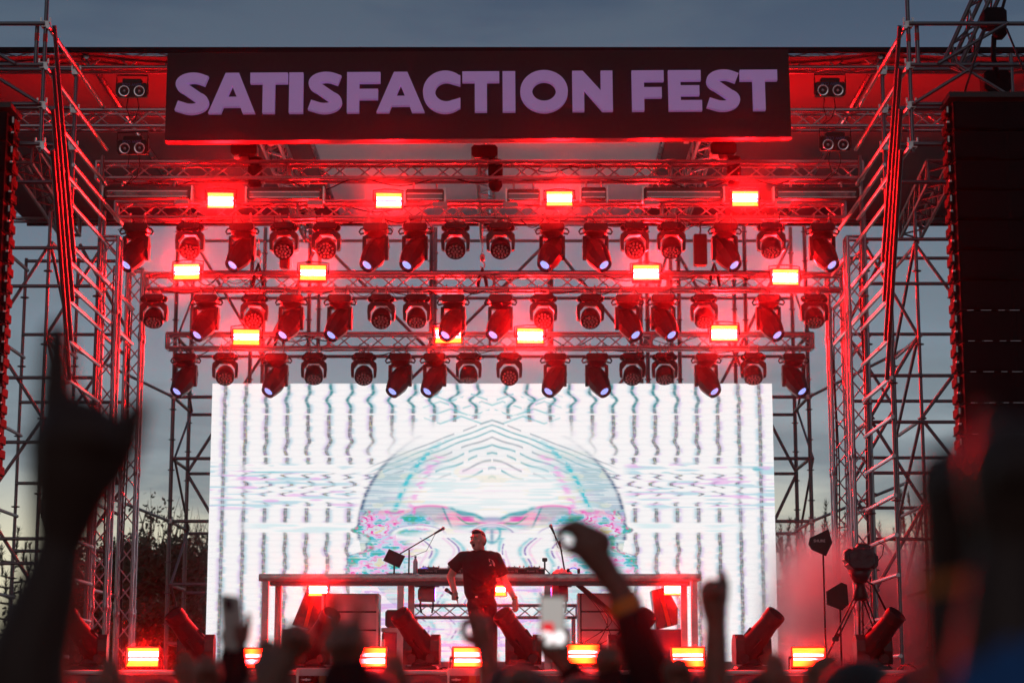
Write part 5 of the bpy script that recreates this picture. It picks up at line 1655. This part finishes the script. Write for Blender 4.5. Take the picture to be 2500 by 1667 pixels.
for lab, x, y, d, k, sd, fist in (('blurred open hand rising below the leftmost stage edge strobe', 268, 1648, 4.6, .9, -1, 0), ('dark open hand rising just right of the finger sign', 962, 1632, 5.0, .9, 1, 0),
                           ('dark fist rising just left of the thumb-up arm', 1655, 1625, 4.4, 1.0, -1, 1), ('dark open hand rising right of the thumb-up arm', 1890, 1640, 4.4, 1.0, 1, 0), ('dark fist rising between the filming phone and ring hand', 1268, 1652, 4.0, 1.0, 1, 1), ('blurred open hand between the pale phone and the low left fist', 655, 1612, 4.2, 1.1, -1, 0),
                           ('blurred fist between the pale phone and the small open hand', 505, 1630, 4.4, 1.1, -1, 1)):
    crowd(lab, d, [([(x, y + 52), (x, y + 18)], [.026, .036])] + (FIST(x, y + 12, k) if fist else OPEN(x, y + 8, k)), ([(x, y + 52), (x + 6 * sd, y + 90), (x + 14 * sd, y + 170)], [.026, .033, .042]), side=sd)
# near, strongly blurred arms at both edges
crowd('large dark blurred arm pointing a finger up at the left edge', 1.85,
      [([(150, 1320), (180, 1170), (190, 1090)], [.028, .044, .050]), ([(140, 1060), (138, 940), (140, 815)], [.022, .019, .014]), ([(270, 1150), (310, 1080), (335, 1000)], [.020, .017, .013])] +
      [(p_, [r * 1.15 for r in rs]) for p_, rs in FIST(190, 1085, 3.4)], ([(150, 1320), (125, 1430), (70, 1600), (50, 1780)], [.026, .034, .044, .048]), side=-1, voxel=.005, skin='skin_shaded')
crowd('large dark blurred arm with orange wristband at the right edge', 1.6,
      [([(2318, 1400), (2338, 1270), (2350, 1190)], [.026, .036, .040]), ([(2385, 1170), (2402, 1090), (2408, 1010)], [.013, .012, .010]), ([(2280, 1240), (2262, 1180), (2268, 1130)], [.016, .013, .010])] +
      [(p_, [r * .9 for r in rs]) for p_, rs in FIST(2345, 1200, 2.8)], ([(2318, 1400), (2330, 1500), (2370, 1640), (2390, 1800)], [.025, .031, .040, .045]), band=((2310, 1408), (2316, 1438), .028), side=1, voxel=.005, skin='skin_shaded')
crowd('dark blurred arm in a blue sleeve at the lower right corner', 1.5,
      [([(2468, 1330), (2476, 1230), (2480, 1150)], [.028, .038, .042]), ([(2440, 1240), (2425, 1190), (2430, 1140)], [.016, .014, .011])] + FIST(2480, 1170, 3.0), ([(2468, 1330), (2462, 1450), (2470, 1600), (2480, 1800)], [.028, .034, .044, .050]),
      sleeve=([(2478, 1610), (2486, 1690), (2490, 1800)], [.046, .054, .060]), sleeve_mat='blue_cloth', side=1, voxel=.005, skin='skin_shaded')

def spectator(label, px, ytop, d):
    p = at(px, ytop, d); top = p.z
    t = thing('person', label, 'person', (p.x, d, 0), 'crowd members seen by their heads')
    k = top / 1.75
    cx = p.x
    b = Blob(); hc = Vector((cx, d, top - .118))
    head_blob(b, hc, (0, 1, .08), (0, 0, 1)); b.cap(hc + Vector((0, -.01, -.07)), .055, Vector((cx, d, 1.46 * k)), .065)
    for s in (-1, 1):
        o = Vector((cx + s * .2, d, 1.40 * k)); b.chain([o, o + Vector((s * .04, 0, -.3)), o + Vector((0, .15, -.5)), o + Vector((0, .22, -.55))], [.05, .042, .03, .034])
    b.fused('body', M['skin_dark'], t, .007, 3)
    h = Blob(); h.ell(hc + Vector((0, -.02, .032)), (.088, .104, .092)); h.ell(hc + Vector((0, -.06, -.02)), (.08, .055, .09)); h.fused('hair', M['hair'], t, .009, 1)
    s = Blob(); s.loft([(Vector((cx, d, .95)), .17, .12), (Vector((cx, d, 1.3)), .2, .13), (Vector((cx, d, 1.44 * k)), .17, .1), (Vector((cx, d, 1.5 * k)), .08, .07)])
    for q in (-1, 1): s.cap(Vector((cx + q * .13, d, 1.40 * k)), .08, Vector((cx + q * .23, d, 1.22 * k)), .07)
    s.fused('shirt', M['tshirt'], t, .013, 2)
    q = Blob()
    for k_ in (-1, 1): q.chain([Vector((cx + k_ * .085, d, .92)), Vector((cx + k_ * .09, d + .02, .48)), Vector((cx + k_ * .09, d, .08)), Vector((cx + k_ * .09, d + .12, .045))], [.095, .068, .05, .045])
    q.fused('trousers', M['trousers'], t, .014, 2)
spectator('dark head at the bottom edge below the DJ', 1258, 1622, 5.0)
spectator('dark head at the bottom edge below the video camera', 2088, 1612, 4.0)

for px, yt, d, lab in ((105, 1630, 3.2, 'dark head at the bottom left corner below the pointing arm'), (395, 1655, 6.5, 'dark head at the bottom edge below the first stage edge strobe'), (640, 1648, 5.5, 'dark head at the bottom edge left of the finger sign'),
                       (905, 1640, 4.6, 'dark head at the bottom edge right of the finger sign'), (1045, 1658, 6.0, 'dark head at the bottom edge left of the small ring hand'), (1425, 1650, 5.2, 'dark head at the bottom edge right of the filming phone'),
                       (1690, 1648, 4.8, 'dark head at the bottom edge left of the thumb-up arm'), (1850, 1652, 5.6, 'dark head at the bottom edge right of the thumb-up arm'), (2250, 1625, 3.4, 'dark head at the bottom edge left of the wristband arm')):
    spectator(lab, px, yt, d)

bpy.data.scenes.remove(FUSE)
# ------------------------------------------------------------------ trees beyond the stage
def leaf_tree(name, label, px, ytop, Y, spread, kind, bare=False, seed=0):
    R = random.Random(seed)
    top = at(px, ytop, Y)
    x0, H = top.x, top.z
    t = thing(name, label, 'tree', (x0, Y, 0), 'trees beyond the stage')
    tr = MB()
    tips = []
    def grow(p, d, L, r, lev):
        q = p + d * L
        mid = p.lerp(q, .5) + Vector((R.uniform(-1, 1), R.uniform(-1, 1), 0)) * L * .06
        tr.tube([p, mid, q], [r, r * .8, r * .6], n=5, caps=False)
        tips.append((q, lev))
        if lev == 0: return
        for k in range(R.choice((2, 3, 3))):
            a = R.uniform(0, 6.28); sp = R.uniform(.35, .75)
            nd = (d + Vector((math.cos(a) * sp, math.sin(a) * sp, R.uniform(-.05, .25)))).normalized()
            grow(q, nd, L * R.uniform(.6, .8), r * .6, lev - 1)
    grow(Vector((0, 0, 0)), Vector((0, 0, 1)), H * .28, .11, 5 if bare else 4)
    tr.build('trunk', M['bark'], t)
    if bare:
        tw = MB()
        for q, lev in tips:
            if lev <= 2:
                for k in range(2):
                    a = R.uniform(0, 6.28)
                    e = q + Vector((math.cos(a) * .25, math.sin(a) * .25, R.uniform(.4, 1.1)))
                    tw.tube([q, q.lerp(e, .5) + Vector((R.uniform(-.06, .06), 0, 0)), e], [.012, .009, .004], n=4, caps=False)
        tw.build('twigs', M['bark'], t)['kind'] = 'stuff'
        n_leaf = 500
    else: n_leaf = 13000
    lf = MB()
    clumps = [(Vector((R.gauss(0, spread * .5), R.gauss(0, spread * .5), H * (.25 + .72 * R.random() ** .8))), R.uniform(.25, .6) * spread) for _ in range(46)]
    for i in range(n_leaf):
        c, rr = R.choice(clumps)
        h = c.z / H
        p = c + Vector((R.gauss(0, 1), R.gauss(0, 1), R.gauss(0, 1))) * rr * .42
        lim = spread * (1.1 - .75 * max(0, h - .35))
        if abs(p.x) > lim or p.z > H * 1.02 or p.z < .1: continue
        s = R.uniform(.05, .10)
        u = Vector((R.uniform(-1, 1), R.uniform(-1, 1), R.uniform(-1, 1))).normalized(); v = u.orthogonal().normalized() * .55
        lf.add([p - u * s, p + v * s, p + u * s, p - v * s], [(0, 1, 2, 3)])
    lf.build('crown', M['leaf'], t)['kind'] = 'stuff'

def pine(label, px, ytop, Y, spread, seed):
    R = random.Random(seed)
    top = at(px, ytop, Y); H = top.z
    t = thing('pine_tree', label, 'tree', (top.x, Y, 0), 'trees beyond the stage')
    MB().tube([(0, 0, 0), (.05, 0, H * .5), (0, 0, H * .97)], [.13, .08, .02], n=7).build('trunk', M['bark'], t)
    nd = MB(); br = MB()
    for i in range(34):
        h = H * (.18 + .80 * (i / 34)); w = spread * (1.15 - .85 * (i / 34)) * R.uniform(.7, 1.15)
        a = R.uniform(0, 6.28)
        b0 = Vector((0, 0, h)); b1 = Vector((math.cos(a) * w, math.sin(a) * w, h + w * .12)); b2 = b1 + Vector((math.cos(a) * .08, math.sin(a) * .08, R.uniform(.35, .75)))
        br.tube([b0, b1, b2], [.03, .02, .008], n=4, caps=False)
        for (p, q, n_) in ((b0.lerp(b1, .4), b1, 26), (b1, b2, 60)):
            for k in range(n_):
                c = p.lerp(q, R.random()); d = (q - p).normalized()
                e = (d * .9 + Vector((R.gauss(0, 1), R.gauss(0, 1), R.gauss(.4, .6))) * .55).normalized() * R.uniform(.10, .2)
                s = e.orthogonal().normalized() * .013
                nd.add([c - s, c + s, c + e], [(0, 1, 2)])
        if i % 2 == 0:
            tip = b2 + Vector((R.uniform(-.1, .1), 0, R.uniform(.2, .45)))
            for k in range(24):
                c = b2.lerp(tip, R.random()); e = Vector((R.gauss(0, .5), R.gauss(0, .5), 1)).normalized() * .15; s = Vector((.013, 0, 0))
                nd.add([c - s, c + s, c + e], [(0, 1, 2)])
    br.build('branches', M['bark'], t); nd.build('needles', M['needle'], t)['kind'] = 'stuff'
leaf_tree('broadleaf_tree', 'dark leafy tree just left of the screen edge', 492, 1312, 52, 1.35, 0, seed=3)
leaf_tree('broadleaf_tree', 'dark leafy tree behind the rear left truss tower', 395, 1322, 50, 1.2, 0, seed=5)
leaf_tree('broadleaf_tree', 'dark leafy tree behind the front left truss tower', 290, 1300, 53, 1.4, 0, seed=8)
leaf_tree('bare_tree', 'thin bare twiggy tree rising above the left bushes', 395, 1218, 55, 1.2, 0, bare=True, seed=12)
leaf_tree('broadleaf_tree', 'low dark tree between the left truss towers and speakers', 150, 1400, 50, 1.5, 0, seed=15)
pine('dark pine at the far left edge under the speakers', 30, 1335, 48, .9, 21)
for i, (px, y, s, lab) in enumerate(((1918, 1310, .7, 'first pine right of the screen edge'), (1952, 1318, .7, 'second pine right of the screen edge'), (1990, 1330, .7, 'third pine right of the screen edge'),
                                     (2042, 1262, .8, 'pine behind the right truss towers'), (2108, 1340, .8, 'low pine right of the truss towers'), (2205, 1228, 1.0, 'tall pine near the right blurred hand'), (2250, 1250, .9, 'pine just behind the right blurred hand'))):
    pine(lab, px, y, 48 + i * .8, s, 30 + i)
for i, (px, y) in enumerate(((1900, 1420), (1975, 1440), (2060, 1430), (2150, 1410), (2240, 1430), (340, 1480), (450, 1470))):
    leaf_tree('bush', ('low dark bush along the ground, ' + ORD[i] + ' of the row behind the stage'), px, y, 46, 1.4, 0, seed=50 + i)

# ------------------------------------------------------------------ stage smoke and haze
def smoke():
    c0, c1 = at(1800, 1660, 30.0), at(2330, 1280, 30.0)
    x0, x1, z0, z1 = c0.x, c1.x, STAGE_Z + .02, c1.z
    b = MB().box(((x0 + x1) / 2, 27.8, (z0 + z1) / 2), (x1 - x0, 4.0, z1 - z0))
    m = bpy.data.materials.new('stage_smoke'); m.use_nodes = True
    n, l = m.node_tree.nodes, m.node_tree.links; n.clear()
    o = n.new('ShaderNodeOutputMaterial'); v = n.new('ShaderNodeVolumePrincipled')
    v.inputs['Color'].default_value = (.97, .95, .97, 1); v.inputs['Anisotropy'].default_value = .45
    tc = n.new('ShaderNodeTexCoord'); no = n.new('ShaderNodeTexNoise'); no.inputs['Scale'].default_value = .9; no.inputs['Detail'].default_value = 3
    l.new(tc.outputs['Object'], no.inputs['Vector'])
    sp = n.new('ShaderNodeSeparateXYZ'); l.new(tc.outputs['Generated'], sp.inputs[0])
    def fall(sock, a, b_):
        r = n.new('ShaderNodeMapRange'); r.interpolation_type = 'SMOOTHSTEP'
        r.inputs['From Min'].default_value = a; r.inputs['From Max'].default_value = b_; l.new(sock, r.inputs['Value']); return r.outputs[0]
    def mul(a, b_):
        q = n.new('ShaderNodeMath'); q.operation = 'MULTIPLY'; l.new(a, q.inputs[0])
        if isinstance(b_, float): q.inputs[1].default_value = b_
        else: l.new(b_, q.inputs[1])
        return q.outputs[0]
    g_ = mul(mul(fall(sp.outputs[2], .95, .12), fall(sp.outputs[0], 0.0, .30)), mul(fall(sp.outputs[0], 1.0, .6), mul(fall(sp.outputs[1], 0.0, .3), fall(sp.outputs[1], 1.0, .7))))
    d_ = mul(mul(g_, fall(no.outputs['Fac'], .30, .70)), 9.0)
    l.new(d_, v.inputs['Density']); l.new(v.outputs[0], o.inputs['Volume'])
    ob = b.build('stage_smoke', m)
    m.cycles.volume_step_rate = 2.0
    tag(ob, 'pale pink smoke drifting right of the screen', 'smoke', kind='stuff')
smoke()

hz_ = MB().box((0, 40, 10), (90, 120, 22.4)).build('haze', None)
hm = bpy.data.materials.new('haze'); hm.use_nodes = True
n, l = hm.node_tree.nodes, hm.node_tree.links; n.clear()
o = n.new('ShaderNodeOutputMaterial'); v = n.new('ShaderNodeVolumePrincipled')
v.inputs['Color'].default_value = (.95, .95, .97, 1)
v.inputs['Density'].default_value = 0.0009
v.inputs['Anisotropy'].default_value = 0.993
l.new(v.outputs[0], o.inputs['Volume'])
hz_.data.materials.append(hm)
tag(hz_, 'thin evening haze over the stage and crowd', 'haze', kind='stuff')
